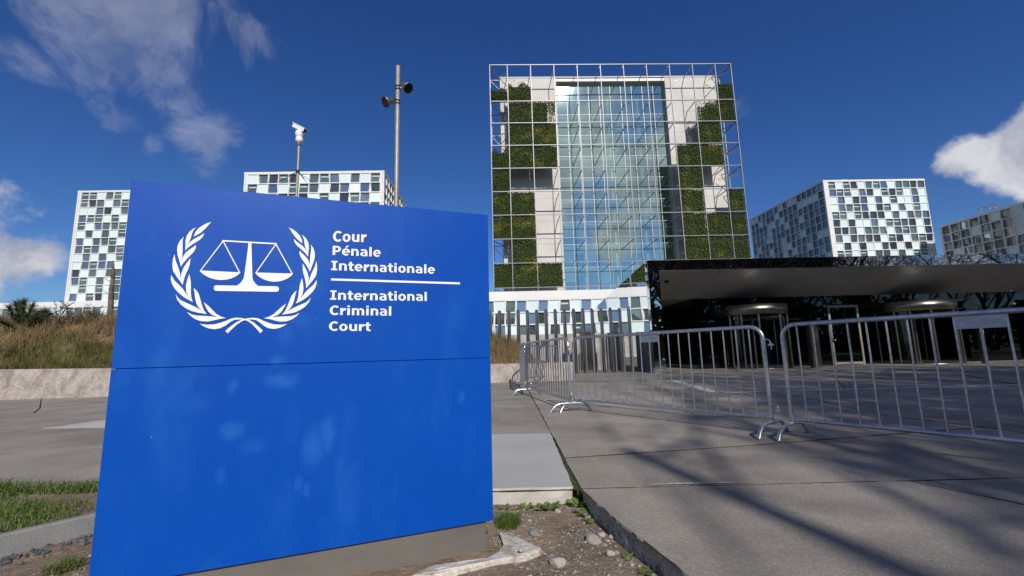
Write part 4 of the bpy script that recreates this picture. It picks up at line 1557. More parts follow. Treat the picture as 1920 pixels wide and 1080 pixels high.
# left fin and long mirrored side wall
MB().box(0.0, 0.43, 0.0, 0.30, 0.0, FZ1).build('fin', M_MIRROR, pav)
sw_n = 6
for i in range(sw_n):
    ya, yb = (PD) * i / sw_n, (PD) * (i + 1) / sw_n
    MB().box(0.0, 0.12, ya + .004, yb - .004, 0.0, FZ1 - .004).build('side_panel', M_MIRROR_WAVY, pav, (0.02, 0.31, 0), -TOE)
x = 0.43
k = 0
while x < PW:
    x2 = min(PW, x + 1.22)
    MB().box(x + .004, x2 - .004, 0.004, 0.05, FZ0, FZ1).build('fascia_panel', M_MIRROR, pav)
    sp = MB()
    a, b = x + .008, x2 - .008
    sp.add([(a, 0.055, FZ0 + .004), (b, 0.055, FZ0 + .004), (b, SY, SZ + .004), (a, SY, SZ + .004), (a, 0.055, FZ0 + .05), (b, 0.055, FZ0 + .05), (b, SY, SZ + .05), (a, SY, SZ + .05)],
           [(0, 3, 2, 1), (4, 5, 6, 7), (0, 1, 5, 4), (1, 2, 6, 5), (2, 3, 7, 6), (3, 0, 4, 7)])
    sp.build('soffit_panel', M_SOFFIT, pav)
    x = x2
sbk = MB()
sbk.add([(.45, .06, FZ0 + .03), (PW, .06, FZ0 + .03), (PW, SY, SZ + .03), (.45, SY, SZ + .03)], [(0, 3, 2, 1)])
sbk.build('soffit_backing', M_WHITE, pav)
MB().box(0.43, PW, 0.0, 0.054, FZ0 - .02, FZ0 - .001).build('drip_edge', M_INOX, pav)
MB().prism([(.31, .06), (PW, .06), (PW, PD), (TX + .15, PD)], FZ1 - .12, FZ1 - .03).build('roof', M_BLACK, pav)
MB().prism([(.60, SY + .01), (PW, SY + .01), (PW, PD), (TX + .2, PD)], SZ + .02, SZ + .10).build('ceiling', M_SOFFIT, pav)
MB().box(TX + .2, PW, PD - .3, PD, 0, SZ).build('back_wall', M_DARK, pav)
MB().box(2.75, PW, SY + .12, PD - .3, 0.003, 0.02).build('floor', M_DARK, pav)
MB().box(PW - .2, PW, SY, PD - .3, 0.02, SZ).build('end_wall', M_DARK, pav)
MB().lathe([(0.0, -.10), (.05, -.09), (.085, -.04), (.09, 0.0)], (1.05, 0.9, 3.60), 14).build('dome_camera', M_BLACK, pav)
# glass front
DOORS = [(5.25, 1.33), (12.45, 1.40), (19.6, 1.40)]
edges = [2.75]
while edges[-1] < PW - 0.3:
    edges.append(min(PW - .2, edges[-1] + 1.22))
for a, b in zip(edges, edges[1:]):
    if any(a < dx + r_ - .05 and b > dx - r_ + .05 for dx, r_ in DOORS) or (8.4 < (a + b) / 2 < 10.0):
        za = 2.66
    else:
        za = 0.02
    MB().box(a + .006, b - .006, SY, SY + .02, za, SZ).build('glass_pane', M_PGLASS, pav)
for i in range(6):
    MB().box(2.75, 2.77, SY + .04 + i * 1.6, SY + 1.62 + i * 1.6, 0.02, SZ).build('glass_pane', M_PGLASS, pav)
# swing door with its light frame
dr = MB()
DX0, DX1 = 8.75, 10.12
for a, b in ((DX0, DX0 + .085), (DX1 - .085, DX1)):
    dr.box(a, b, SY - .03, SY + .05, 0.0, 2.60)
dr.box(DX0 + .085, DX1 - .085, SY - .03, SY + .05, 2.50, 2.60)
dr.box(DX0 + .085, DX1 - .085, SY - .03, SY + .05, 0.03, 0.13)
door = dr.build('door', M_DOORF, pav)
MB().box(DX0 + .09, DX1 - .09, SY, SY + .015, 0.135, 2.495).build('door_pane', M_PGLASS, door)
hd = MB()
hd.box(DX0 + .02, DX0 + .06, SY - .06, SY - .03, .98, 1.16)
hd.tube([(DX0 + .04, SY - .06, 1.08), (DX0 + .04, SY - .09, 1.08), (DX0 + .17, SY - .09, 1.08)], .011, 8)
hd.build('door_handle', M_INOX, door)
for di, (dx, r_) in enumerate(DOORS):
    base = MB().lathe([(r_, 2.20), (r_ + .03, 2.20), (r_ + .03, 2.62), (0.0, 2.62)], (dx, SY - .15, 0), 48)
    rd = base.build('revolving_door', M_INOXD, pav)
    MB().lathe([(0.0, 2.205), (r_, 2.205)], (dx, SY - .15, 0), 40).build('drum_soffit', M_BLACK, rd)
    for a in (200, 222, 250, 290, 318, 340, 20, 160):
        px_, py_ = dx + (r_ - .03) * math.cos(R(a)), SY - .15 + (r_ - .03) * math.sin(R(a))
        MB().tube([(px_, py_, 0.0), (px_, py_, 2.2)], .045, 10).build('door_post', M_INOXD, rd)
    for a0, a1 in ((160, 222), (318, 380)):
        MB().lathe([(r_ - .03, 0.08), (r_ - .03, 2.19)], (dx, SY - .15, 0), 14, a0=R(a0), a1=R(a1)).build('curved_pane', M_PGLASS, rd)
    MB().tube([(dx, SY - .15, 0), (dx, SY - .15, 2.2)], .05, 12).build('centre_shaft', M_INOXD, rd)
    for a in (35, 125, 215, 305):
        ca, sa = math.cos(R(a)), math.sin(R(a))
        wg = MB()
        wg.beam((dx + ca * .06, SY - .15 + sa * .06, .06), (dx + ca * (r_ - .1), SY - .15 + sa * (r_ - .1), .06), .05, .09)
        wg.beam((dx + ca * .06, SY - .15 + sa * .06, 2.1), (dx + ca * (r_ - .1), SY - .15 + sa * (r_ - .1), 2.1), .05, .09)
        wg.beam((dx + ca * (r_ - .1), SY - .15 + sa * (r_ - .1), .1), (dx + ca * (r_ - .1), SY - .15 + sa * (r_ - .1), 2.06), .05, .05)
        wg.build('door_leaf', M_INOXD, rd)
    MB().lathe([(r_ + .02, 0.0), (r_ + .02, 0.028), (0, 0.028)], (dx, SY - .15, 0), 40).build('floor_ring', M_INOXD, rd)
    if di == 0:
        tm = MB()
        for line, zz in (('Visiteurs', 2.44), ('Visitors', 2.285)):
            vs_, fs_ = text_mesh(line, 0.006, 1.0, 2)
            sc_ = 0.19
            out = []
            for v in vs_:
                ang = R(270) + (0.12 + v[0] * sc_) / (r_ + .032)
                out.append((dx + (r_ + .0335) * math.cos(ang), SY - .15 + (r_ + .0335) * math.sin(ang), zz + v[1] * sc_))
            tm.add(out, fs_)
        tm.build('lettering', M_BLACK, rd)
# inside: reception counter and a green glass screen, barely seen
MB().box(3.3, 4.6, 5.0, 5.06, 0.02, 1.25).build('glass_screen', M_GREENGL, pav)
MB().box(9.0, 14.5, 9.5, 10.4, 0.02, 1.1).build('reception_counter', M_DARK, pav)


def post_thing(name, label, loc, w, d, h, mat, extra=None):
    root = thing(name, label, 'post', loc, GA, 'steel posts before the entrance')
    mb = MB().box(-w / 2, w / 2, -d / 2, d / 2, 0, h - .03)
    mb.prism([(-w / 2 + .004, -d / 2 + .004), (w / 2 - .004, -d / 2 + .004), (w / 2 - .004, d / 2 - .004), (-w / 2 + .004, d / 2 - .004)], h - .029, h)
    mb.build('shaft', mat, root)
    MB().box(-w / 2 - .02, w / 2 + .02, -d / 2 - .02, d / 2 + .02, 0, .012).build('base_plate', M_INOX, root)
    if extra:
        extra(root)
    return root


post_thing('intercom_post', 'wide brushed steel intercom post standing right of the lettered revolving door', (12.05, 17.75, 0),   .34, .22, 1.68, M_INOXD,
           lambda r_: MB().lathe([(0.0, 0.0), (.03, 0.0), (.035, .012)], (0.02, -.113, 1.42), 12, axis=(0, 1, 0)).build('button', M_BLACK, r_))
post_thing('card_reader_post', 'slim steel post carrying a small white card reader by the farther revolving door', (18.35, 17.35, 0), .16, .12, 1.32, M_INOXD,
           lambda r_: MB().box(-.075, .055, -.10, -.062, 1.17, 1.31).build('card_reader', M_CAMW, r_))

# ================================================================== POST FENCE AND CONCRETE WALL BEFORE THE PODIUM
def slant_post(h, r_):
    mb = MB()
    sides = 12
    vs = []
    for k in range(sides):
        t = 2 * math.pi * k / sides
        vs.append((r_ * math.cos(t), r_ * math.sin(t), -0.15))
    for k in range(sides):
        t = 2 * math.pi * k / sides
        vs.append((r_ * math.cos(t), r_ * math.sin(t), h + r_ * 1.6 * math.sin(t)))
    mb.add(vs, [(k, (k + 1) % sides, sides + (k + 1) % sides, sides + k) for k in range(sides)], 0, True)
    mb.add(vs, [tuple(range(sides, 2 * sides))], 0)
    return mb.mesh('fence_post', M_INOX)


ME_POST = slant_post(2.52, 0.074)
fence = thing('post_fence', 'row of tall brushed steel posts with slanted tops beside the mirrored pavilion wall', 'fence', (-0.92, 17.85, 0), GA)
rr = random.Random(3)
for i in range(16):
    place('post', ME_POST, fence, (i * 0.381, rr.uniform(-.01, .01), rr.uniform(-.02, .02)), rr.uniform(-.05, .05))
cw_root = thing('concrete_wall', 'grey board marked concrete wall standing behind the steel post fence', 'wall', (-3.0, 20.6, 0), GA)
for (a, b) in ((0, 2.45), (2.46, 4.9), (4.91, 6.15), (6.75, 8.25)):
    MB().box(a, b, 0, .28, -0.1, 1.72).build('wall_section', M_CONC, cw_root)
MB().box(6.15, 6.75, 0.16, .26, -0.1, 1.80).build('door', M_BLACK, cw_root)  # black sheet standing in for the darkness inside the open doorway

# ================================================================== POLES
fz = dune_h(-4.33, 16.0)
pole = thing('floodlight_pole', 'tall tan steel pole with two floodlights rising behind the blue sign', 'lamp post', (-4.33, 16.0, fz - .1))
H1 = 12.37 - fz + .1
MB().tube([(0, 0, 0), (0, 0, H1 * .5), (0, 0, H1 - .02), (0, 0, H1)], [.098, .092, .086, .075], 16).build('pole', M_POLE, pole)


def floodlight(zc, side, aim):
    zc = zc - fz + .1
    cl = MB()
    cl.lathe([(.10, -.08), (.112, -.08), (.112, -.045), (.10, -.045)], (0, 0, zc), 16)
    cl.lathe([(.10, .045), (.112, .045), (.112, .08), (.10, .08)], (0, 0, zc), 16)
    fl = cl.build('floodlight', M_BLACK, pole)
    q = Vector(aim).normalized()
    c = Vector((side * .33, -.05, zc + .02))
    arm = MB().tube([(side * .1, 0, zc), (side * .22, -.02, zc + .02), tuple(c - q * .10)], .028, 8)
    arm.build('bracket', M_LAMPG if side < 0 else M_CAMW, fl)
    hb = MB().lathe([(0.0, -.24), (.085, -.23), (.12, -.18), (.13, -.09), (.145, -.02), (.21, .12), (.214, .19), (.20, .195)], tuple(c), 20, axis=q)
    hb.build('housing', M_LAMPG, fl)
    MB().lathe([(0.0, .18), (.202, .18)], tuple(c), 20, axis=q).build('lens', M_LENS, fl)
    yo = MB()
    sd = q.cross(Vector((0, 0, 1))).normalized()
    yo.tube([tuple(c + sd * .225), tuple(c + sd * .225 - q * .16), tuple(c - q * .24), tuple(c - sd * .225 - q * .16), tuple(c - sd * .225)], .012, 6)
    yo.build('yoke', M_LAMPG, fl)


floodlight(11.42, 1, (0.62, -.35, -.62))
floodlight(10.80, -1, (-.62, -.55, -.45))

cz = dune_h(-7.15, 14.0)
cp = thing('camera_pole', 'slim pole with a white surveillance camera above the top edge of the blue sign', 'camera pole', (-7.13, 14.0, cz - .1))
HC = 8.16 - cz + .1
MB().tube([(0, 0, 0), (0, 0, HC)], .042, 12).build('pole', M_POLE, cp)
MB().lathe([(.045, -.12), (.055, -.12), (.06, -.02), (.075, 0.0), (.06, .03)], (0, 0, HC), 16).build('collar', M_POLE, cp)
hd = MB().lathe([(.06, .0), (.115, .03), (.12, .16), (.09, .19), (.115, .22), (.14, .30), (.13, .40), (.06, .47), (0, .48)], (0, 0, HC), 20).build('pan_head', M_CAMW, cp)
cv = MB()
d_ = Vector((0.78, -.26, -.50)).normalized()
c0 = Vector((-.02, 0, HC + .54))
cv.beam(tuple(c0 - d_ * .26), tuple(c0 + d_ * .30), .15, .13)
cvo = cv.build('camera_housing', M_CAMW, cp)
MB().beam(tuple(c0 + d_ * .302), tuple(c0 + d_ * .308), .115, .095).build('lens_window', M_LENS, cvo)
hood = MB().beam(tuple(c0 - d_ * .27 + Vector((0, 0, .085))), tuple(c0 + d_ * .37 + Vector((0, 0, .085))), .17, .018)
hood.build('sun_hood', M_CAMW, cvo)
spz = at_y(557, 322, 14.0).z - cz + .1
sp = MB()
for a, l_ in ((200, .55), (150, .35), (-15, .62), (-40, .5), (250, .4), (60, .35)):
    sp.tube([(0, 0, spz), (math.cos(R(a)) * l_, math.sin(R(a)) * l_, spz - l_ * .75)], .010, 5)
sp.lathe([(.043, -.05), (.06, -.05), (.06, .05), (.043, .05)], (0, 0, spz), 10)
sp.build('climbing_guard', M_BLACK, cp)
cl = MB()
for k in range(4):
    cl.tube([(.04, 0, HC - .25 - k * .13), (.10, -.01, HC - .27 - k * .13)], .016, 6)
cl.build('cable_clip', M_LAMPG, cp)

# ================================================================== VEGETATION
def branch_tree(seed, h, r0, levels, spread, density, droop=0.0, twig=0.006, fork=0.35, bias=None):
    rr = random.Random(seed)
    trunk, limbs = MB(), MB()

    def grow(p, d, length, rad, lev):
        n = 4 if lev < 2 else 3
        pts, rads = [p], [rad]
        cur, dd = p, d
        for i in range(n):
            dd = (dd + Vector((rr.gauss(0, .13), rr.gauss(0, .13), rr.gauss(0.03, .10) - droop * lev * .05))).normalized()
            cur = cur + dd * (length / n)
            pts.append(cur)
            rads.append(max(twig * .6, rad * (1 - .55 * (i + 1) / n)))
        (trunk if lev == 0 else limbs).tube(pts, rads, 7 if lev == 0 else 5 if lev < 3 else 3, caps=False)
        if lev >= levels:
            return
        kids = density[lev]
        for k in range(kids):
            t = fork + (1 - fork) * (k + rr.random()) / kids
            i = min(n - 1, int(t * n))
            q = pts[i].lerp(pts[i + 1], t * n - i)
            rq = rads[i] + (rads[i + 1] - rads[i]) * (t * n - i)
            ax = dd.cross(Vector((rr.uniform(-1, 1), rr.uniform(-1, 1), rr.uniform(-1, 1)))).normalized()
            nd = (Matrix.Rotation(R(rr.uniform(spread * .6, spread * 1.25)), 3, ax) @ d).normalized()
            if bias is not None:  # one-sided crown, shaped so its shade clears the sign
                nd.x = abs(nd.x) + bias
                nd.normalize()
            if lev < 2 and nd.z < 0.05:
                nd.z = abs(nd.z) + .1
                nd.normalize()
            grow(q, nd, length * rr.uniform(.48, .72), max(twig, rq * rr.uniform(.45, .7)), lev + 1)
    grow(Vector((0, 0, -.1)), Vector((rr.gauss(0, .04), rr.gauss(0, .04), 1)).normalized(), h * .62, r0, 0)
    return trunk.mesh('trunk', M_BARK), limbs.mesh('crown', M_BARK)


TREES = [branch_tree(101, 15.5, .24, 4, 46, (8, 6, 5, 4)), branch_tree(202, 14, .20, 4, 52, (8, 6, 5, 4)), branch_tree(303, 16.5, .28, 4, 42, (8, 7, 5, 4)),
         branch_tree(404, 16.8, .13, 3, 50, (11, 6, 3), fork=.40, twig=.016, bias=.25), branch_tree(505, 15, .22, 3, 48, (7, 5, 3)),
         branch_tree(606, 15.5, .34, 3, 46, (10, 7, 4), twig=.022), branch_tree(707, 17, .36, 3, 44, (11, 7, 4), twig=.022),
         branch_tree(808, 18, .17, 3, 50, (14, 8, 4), fork=.34, twig=.024, bias=.22)]
TSPOTS = [(4.45, -9.0, 3, 0.0), (5.1, -12.0, 7, 0.0), (6.6, -12.6, 7, 0.0), (13.8, -11.2, 5, 0.0), (15.6, -12.5, 6, 2.0), (13.4, -3.6, 6, 1.1), (16.4, -4.4, 5, 2.7), (19.6, -3.2, 6, 0.4), (23.8, -4.6, 5, 1.5), (29.2, -3.4, 6, 4.0), (12.5, -8.6, 5, 1.1), (14.5, -13.5, 2, 2.3), (18.5, -10.0, 0, 3.9), (23.0, -12.5, 1, 5.0), (27.5, -10.5, 2, 0.6), (32.5, -13.0, 0, 2.2),  # the first ones are unseen, placed for their shade on the paving
          (38.0, -11.0, 1, 3.3), (44.0, -13.5, 2, 4.1), (51.0, -12.0, 0, 5.4), (59.0, -13.0, 1, 0.3), (20.0, -18.0, 2, 1.4), (29.5, -19.0, 1, 2.6), (41.0, -19.5, 0, 0.9), (54.0, -20.0, 2, 3.0),
          (16.5, -8.0, 2, 4.4), (21.0, -14.5, 1, 2.0), (25.0, -8.5, 0, 1.7), (30.5, -15.5, 2, 5.8), (35.0, -8.0, 1, 0.2), (47.5, -10.0, 1, 1.9), (56.0, -9.0, 0, 2.7), (64.0, -15.0, 2, 4.9), (25.5, -22.0, 0, 3.5), (36.0, -23.0, 2, 0.7), (14.0, -20.0, 1, 1.0)]
for i, (x, y, k, a) in enumerate(TSPOTS):
    t = thing('bare_tree', 'leafless tree standing behind the viewer, unseen but for shadow or canopy reflection', 'tree', (x, y, -0.2), a, 'bare trees behind the viewer')
    place('trunk', TREES[k][0], t)
    place('crown', TREES[k][1], t)


def evergreen(seed, h, w, n):
    rr = random.Random(seed)
    mb = MB()
    for i in range(n):
        t = rr.random()
        z = h * (0.12 + .88 * t)
        rad = w * (math.sin(math.pi * min(1, .12 + t * .86)) ** .8) * (0.75 + .3 * math.sin(i * .7 + seed))
        a, q = rr.uniform(0, 2 * math.pi), rr.random() ** .5
        c = Vector((math.cos(a) * rad * q, math.sin(a) * rad * q, z))
        nrm = Vector((rr.gauss(0, 1), rr.gauss(0, 1), rr.gauss(0.4, 1))).normalized()
        t_ = nrm.orthogonal().normalized()
        b_ = nrm.cross(t_)
        s_ = rr.uniform(.10, .24)
        mb.add([c - t_ * s_, c - b_ * s_ * .6, c + t_ * s_, c + b_ * s_ * .6], [(0, 1, 2, 3)])
    return mb


for i, (x, y, h_, w_) in enumerate([(17.2, -5.2, 14, 2.2), (20.6, -6.8, 15, 2.3), (24.6, -6.0, 15, 2.8), (30.0, -6.5, 15, 3.0), (12.0, -16.5, 11, 2.6), (23.0, -17.5, 12, 2.9), (24.5, -17.0, 9.5, 2.6), (37.0, -17.0, 8.5, 2.8), (48.0, -17.0, 9.0, 2.7)]):  # nearest row is out of view, added to shade the far paving
    t = thing('evergreen_tree', 'dark ivy-clad evergreen behind the viewer, reflected in the pavilion canopy', 'tree', (x, y, -.2), 0, 'evergreens behind the viewer')
    MB().tube([(0, 0, 0), (0, 0, h_ * .8)], [.18, .05], 8).build('trunk', M_BARK, t)
    evergreen(70 + i, h_, w_, 5200).build('crown', M_IVY, t)

hedge = thing('hedge', 'long dark hedge behind the viewer, mirrored low in the entrance glass', 'hedge', (34, -24, -.2))
hm = MB()
rr = random.Random(88)
hm.box(-32, 36, -.6, .6, 0, 2.6, 0)
for i in range(9000):
    c = Vector((rr.uniform(-32.3, 36.3), rr.choice((.62, .62, .5)) * (1 + rr.random() * .3), rr.uniform(0, 2.75)))
    nrm = Vector((rr.gauss(0, .6), 1, rr.gauss(0.3, .6))).normalized()
    t_ = nrm.orthogonal().normalized()
    b_ = nrm.cross(t_)
    s_ = rr.uniform(.08, .18)
    hm.add([c - t_ * s_, c - b_ * s_ * .6, c + t_ * s_, c + b_ * s_ * .6], [(0, 1, 2, 3)])
hm.build('foliage', M_IVY, hedge)

wood = MB()
rr = random.Random(99)
for i in range(26000):
    x = rr.uniform(-90, 170)
    top = 8.0 + 2.2 * noise2(x, 0, .12, 2) + 1.6 * noise2(x, 0, .5, 3)
    c = Vector((x, -46 + rr.uniform(-3, 1.5), top * rr.random() ** .7 - .2))
    s_ = rr.uniform(.25, .6)
    nrm = Vector((rr.gauss(0, .6), 1, rr.gauss(0.2, .6))).normalized()
    t_ = nrm.orthogonal().normalized()
    b_ = nrm.cross(t_)
    wood.add([c - t_ * s_, c - b_ * s_ * .7, c + t_ * s_, c + b_ * s_ * .7], [(0, 1, 2, 3)])
tag(kind(wood.build('woodland', M_IVY), 'stuff'), 'dark belt of woodland far behind the viewer, mirrored in the entrance glass', 'woodland')

# pine bush on the dune
px0 = -16.9
pb = thing('pine_bush', 'small dark green pine bush on the crest of the dune at the left edge', 'bush', (px0, 15.0, dune_h(px0, 15.0) - .05))
rr = random.Random(12)
st, nd = MB(), MB()
stems = []
for k in range(17):
    a = rr.uniform(0, 2 * math.pi)
    l_ = rr.uniform(.5, 1.25)
    tip = Vector((math.cos(a) * l_ * rr.uniform(.4, 1.15), math.sin(a) * l_ * .7, rr.uniform(.25, .95)))
    if k < 4:
        tip = Vector((rr.uniform(-.25, .35), rr.uniform(-.2, .2), rr.uniform(.9, 1.25)))
    st.tube([(0, 0, 0), tuple(tip * .5 + Vector((0, 0, .08))), tuple(tip)], [.035, .022, .01], 5)
    for t in (1.0, .8, .6, .4):
        stems.append((tip * t + Vector((0, 0, .05 * (1 - t))), tip.normalized(), .75 + .5 * t))
for c, d, sc_ in stems:
    for k in range(110):
        v = (d * rr.uniform(.1, 1.0) + Vector((rr.gauss(0, .6), rr.gauss(0, .6), rr.gauss(.25, .5)))).normalized()
        L_ = rr.uniform(.12, .24) * sc_
        s_ = v.cross(Vector((rr.uniform(-1, 1), rr.uniform(-1, 1), rr.uniform(-1, 1)))).normalized() * .008
        b_ = c - d * rr.uniform(0, .12)
        nd.add([b_ - s_, b_ + s_, b_ + v * L_], [(0, 1, 2)])
st.build('stem', M_BARK, pb)
nd.build('crown', M_NEEDLE, pb)


def shrub(label, x, y, h, seed, n):
    rr = random.Random(seed)
    root = thing('bare_shrub', label, 'shrub', (x, y, dune_h(x, y) - .03))
    mb = MB()

    def tw(p, d, l_, r_, lev):
        pts = [p]
        for i in range(3):
            d = (d + Vector((rr.gauss(0, .22), rr.gauss(0, .22), rr.gauss(.02, .15)))).normalized()
            pts.append(pts[-1] + d * l_ / 3)
        mb.tube(pts, [r_, r_ * .8, r_ * .6, r_ * .4], 4, caps=False)
        if lev < 3:
            for k in range(4 if lev else 3):
                q = pts[rr.choice((1, 2, 3))]
                tw(q, (d + Vector((rr.gauss(0, .7), rr.gauss(0, .7), rr.gauss(.2, .5)))).normalized(), l_ * rr.uniform(.4, .65), r_ * .6, lev + 1)
    for k in range(n):
        tw(Vector((rr.uniform(-.1, .1), 0, 0)), Vector((rr.gauss(.25, .45), rr.gauss(0, .3), 1)).normalized(), h * rr.uniform(.5, .8), .026, 0)
    mb.build('twig', M_BARK, root)


shrub('thin bare thorny shrub right beside the pine bush on the dune', -16.0, 15.3, 1.15, 31, 4)
shrub('small bare twiggy shrub on the dune crest between pine bush and dead trunk', -14.9, 15.6, .7, 33, 5)
_tp = at_y(206, 582, 17.6)
tz = dune_h(_tp.x, 17.6)
tk = thing('dead_trunk', 'slender dead tree trunk standing on the dune just left of the blue sign', 'tree trunk', (_tp.x, 17.6, tz - .1))
hh = at_y(205, 489, 17.6).z - tz + .1
MB().tube([(0, 0, 0), (.02, 0, hh * .3), (-.03, 0, hh * .55), (-.02, 0, hh * .8), (-.10, 0, hh)], [.105, .095, .085, .06, .025], 8).build('trunk', M_DEADBARK, tk)
for z, a, l_ in ((.35, 10, .22), (.5, 190, .3), (.62, 20, .18), (.75, 170, .28), (.82, 5, .2), (.9, 190, .16), (.68, 240, .3)):
    bt = MB().tube([(-.02, 0, hh * z), (math.cos(R(a)) * l_ * .6, math.sin(R(a)) * l_ * .5, hh * z + .04), (math.cos(R(a)) * l_, math.sin(R(a)) * l_, hh * z + .14)], [.022, .014, .006], 5)
    bt.build('branch_stub', M_DEADBARK, tk)

# ================================================================== SMALL THINGS ON THE SOIL
def rock_mesh(seed, mat, flat_=0.6):
    import bmesh
    bm = bmesh.new()
    bmesh.ops.create_icosphere(bm, subdivisions=2, radius=1.0)
    rr = random.Random(seed)
    off = [Vector((rr.uniform(-1, 1), rr.uniform(-1, 1), rr.uniform(-1, 1))).normalized() for _ in range(9)]
    lim = [rr.uniform(.55, .92) for _ in off]
    for v in bm.verts:
        for o_, l_ in zip(off, lim):
            e = v.co.dot(o_)
            if e > l_:
                v.co -= o_ * (e - l_) * .9
        v.co *= rr.uniform(.96, 1.04)
        v.co.z *= flat_
    me = bpy.data.meshes.new('stone')
    bm.to_mesh(me)
    bm.free()
    me.materials.append(mat)
    return me


ROCKS = [rock_mesh(i, M_STONE, .55 + .1 * (i % 3)) for i in range(4)] + [rock_mesh(9, M_SLATE, .35), rock_mesh(10, M_SLATE, .45)]
STONES = [(1113, 1016, .048, 0, 'largest pale round stone on the soil right of the sign'), (1048, 1056, .046, 1, 'pale wedge shaped stone lowest in the soil patch'),
          (1101, 968, .032, 4, 'smooth blue grey flat stone near the weeds in the soil'), (1001, 1002, .034, 5, 'grey angular stone right of the mortar footing'),
          (1129, 1003, .022, 2, 'small cream stone touching the largest round stone from behind'), (1148, 1006, .022, 3, 'small grey stone just right of the largest round stone'),
          (1188, 1019, .024, 2, 'small white stone beside the paving slab edge'), (1046, 959, .024, 0, 'flat cream stone between the grass tuft and the weeds'),
          (1146, 1040, .024, 1, 'pair-like pale chip below the largest round stone'), (1103, 1003, .026, 5, 'dark brownish stone tucked left of the largest round stone'),
          (1140, 1013, .013, 3, 'tiny white pebble right of the largest round stone'), (1156, 1036, .016, 2, 'tiny pale stone chip lowest toward the slab edge'),
          (1185, 1060, .014, 3, 'tiny pale chip lying at the foot of the slab edge'), (978, 1046, .02, 1, 'small rusty stone resting on the mortar footing'),
          (993, 978, .013, 3, 'tiny white chip right of the grass tuft')]
for px, py, s_, k, lab in STONES:
    p = on_z(px, py, -0.1)
    zz = -0.098 if 'footing' not in lab else -.075
    o = place('stone', ROCKS[k], None, (p.x, p.y + s_ * .4, max(soil_h(p.x, p.y), -.2) + s_ * .22 if 'on the mortar' not in lab else -.068), 0, (s_, s_ * .85, s_), rot=(rng.uniform(-.15, .15), rng.uniform(-.15, .15), rng.uniform(0, 6)))
    tag(o, lab, 'stone', 'stones on the soil')


def pebbles(n, pick, s0, s1, seed, mat, name, label):
    rr = random.Random(seed)
    base = [Vector(v) for v in ((0, 0, 1), (.9, 0, .1), (.3, .85, 0), (-.7, .5, .05), (-.75, -.5, 0), (.25, -.9, .1), (0, 0, -1))]
    fc = [(0, 1, 2), (0, 2, 3), (0, 3, 4), (0, 4, 5), (0, 5, 1), (6, 2, 1), (6, 3, 2), (6, 4, 3), (6, 5, 4), (6, 1, 5)]
    vs, fs = [], []
    k = 0
    while k < n:
        q = pick(rr)
        if q is None:
            k += .05
            continue
        s_ = s0 + (s1 - s0) * rr.random() ** 2.2
        rot = Matrix.Rotation(rr.uniform(0, 6.28), 3, 'Z') @ Matrix.Rotation(rr.gauss(0, .35), 3, 'X')
        sc_ = (s_ * rr.uniform(.7, 1.3), s_ * rr.uniform(.6, 1.0), s_ * rr.uniform(.4, .75))
        o = len(vs)
        for b_ in base:
            v = rot @ Vector((b_.x * sc_[0], b_.y * sc_[1], b_.z * sc_[2])) * rr.uniform(.85, 1.15)
            vs.append((v.x + q[0], v.y + q[1], v.z + q[2] + s_ * .15))
        fs += [tuple(i + o for i in f) for f in fc]
        k += 1
    mb = MB()
    mb.add(vs, fs)
    return tag(kind(mb.build(name, mat), 'stuff'), label, 'gravel')


def slab_edge_x(y):
    for (x0, y0), (x1, y1) in zip([(.40, 2.975), (.50, 2.43), (.65, 1.84), (1.13, 0)], [(.50, 2.43), (.65, 1.84), (1.13, 0), (1.4, -1.5)]):
        if y >= y1:
            return x0 + (x1 - x0) * (y - y0) / (y1 - y0)
    return 1.3


def pick_soil(rr):
    y = 0.9 + 2.05 * rr.random() ** .8
    x = rr.uniform(-2.3, slab_edge_x(y) - .01)
    p = Vector((x, y, 0)) - SIGN_O
    if -.25 < p.dot(-SIGN_N) < .35 and SX0 < p.dot(SIGN_U) < SX1 - .02:
        return None
    if noise2(x, y, 3.1, 3) < -.25 and rr.random() < .75:
        return None
    return x, y, soil_h(x, y)


pebbles(11000, pick_soil, .0018, .0135, 1, M_PEB, 'gravel', 'fine mixed gravel scattered over the soil beside the sign')


def pick_kerb(rr):
    t = rr.uniform(-1.6, .95)
    p = K0 + kd * t - kn * (.06 + abs(rr.gauss(0, .09)))
    return p.x, p.y, soil_h(p.x, p.y)


pebbles(420, pick_kerb, .010, .030, 2, M_COBBLE, 'dark_pebbles', 'dark rounded pebbles along the foot of the kerb')


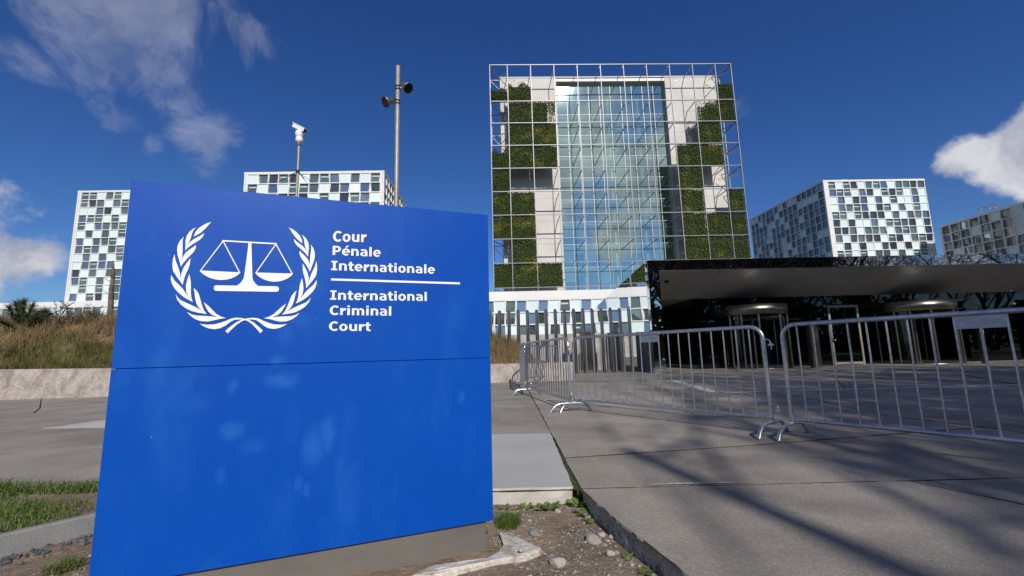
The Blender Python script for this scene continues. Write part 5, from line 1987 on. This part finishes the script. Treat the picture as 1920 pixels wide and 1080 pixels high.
def leafy(label, px, py, size, n, seed, name='weed'):
    rr = random.Random(seed)
    p = on_z(px, py, -0.1)
    p.y = min(p.y, 2.93 if p.x < .36 else 9)
    p.x = min(p.x, slab_edge_x(p.y) - .03)
    root = thing(name, label, 'weed', (p.x, p.y, soil_h(p.x, p.y)), 0, 'weeds along the slab edges')
    mb = MB()
    for k in range(n):
        a = rr.uniform(0, 6.28)
        L_ = size * rr.uniform(.5, 1.1)
        d = Vector((math.cos(a), math.sin(a), 0))
        s_ = Vector((-d.y, d.x, 0))
        o_ = d * rr.uniform(0, size * .5) + s_ * rr.uniform(-size * .4, size * .4)
        rise = rr.uniform(.35, 1.1)
        pts = [(0.0, .08), (.35, .20), (.65, .26), (.88, .16), (1.0, 0.0)]
        vs = []
        for t, w in pts:
            c = o_ + d * L_ * t + Vector((0, 0, L_ * rise * (t - .55 * t * t)))
            vs += [c - s_ * L_ * w * rr.uniform(.6, 1.1), c + s_ * L_ * w * rr.uniform(.6, 1.1)]
        mb.add(vs, [(2 * i, 2 * i + 1, 2 * i + 3, 2 * i + 2) for i in range(4)])
    mb.build('leaves', M_WEED, root)


for k, (px, py, s_, n, lab) in enumerate([(948, 940, .045, 12, 'low broad leaved weed nearest the sign under the pale slab'), (985, 938, .05, 16, 'second broad leaved weed along the pale slab front'),
                                          (1012, 940, .055, 22, 'leafy weed clump in the middle of the pale slab front'), (1030, 937, .06, 26, 'tall leafy weed clump before the pale slab front'),
                                          (1075, 938, .06, 34, 'dense weed patch at the corner where joint and soil meet'), (1095, 948, .06, 34, 'spreading weed patch against the corner of the big slab'),
                                          (1110, 962, .05, 24, 'weed growing down the slab edge below the corner'), (1132, 975, .045, 16, 'narrow leaved weed at the broken slab edge'),
                                          (1222, 1046, .035, 10, 'small weed low on the broken slab edge'), (1255, 1072, .04, 12, 'weed at the bottom of the slab edge near the frame'), (927, 935, .03, 7, 'tiny weed half hidden by the right edge of the sign')]):
    leafy(lab, px, py, s_, n, 300 + k)


def tuft(label, px, py, rad, n, h, seed):
    p = on_z(px, py, -0.1)

    def pk(rr):
        a, q = rr.uniform(0, 6.28), rad * rr.random() ** .6
        x, y = p.x + math.cos(a) * q, p.y + math.sin(a) * q
        return x, y, soil_h(x, y), 1.0
    o = blades(n, pk, h, .0016, seed, 1.6, M_TURF, 'grass_tuft')
    del o['kind']
    tag(o, label, 'grass', 'grass tufts on the soil')


tuft('round green grass tuft on the soil beside the sign plinth', 953, 985, .065, 900, .06, 41)
tuft('small grass tuft on the soil before the kerb at the left', 120, 1068, .07, 450, .045, 42)

# moss in the main joint
def pick_moss(rr):
    y = rr.uniform(2.98, 7.2)
    return .395 - (y - 3) * .009 + rr.gauss(0, .005), y, -.022, .6


tag(blades(2600, pick_moss, .02, .002, 77, 1.0, M_TURF, 'joint_moss'), 'moss and fine grass growing in the long paving joint', 'moss')
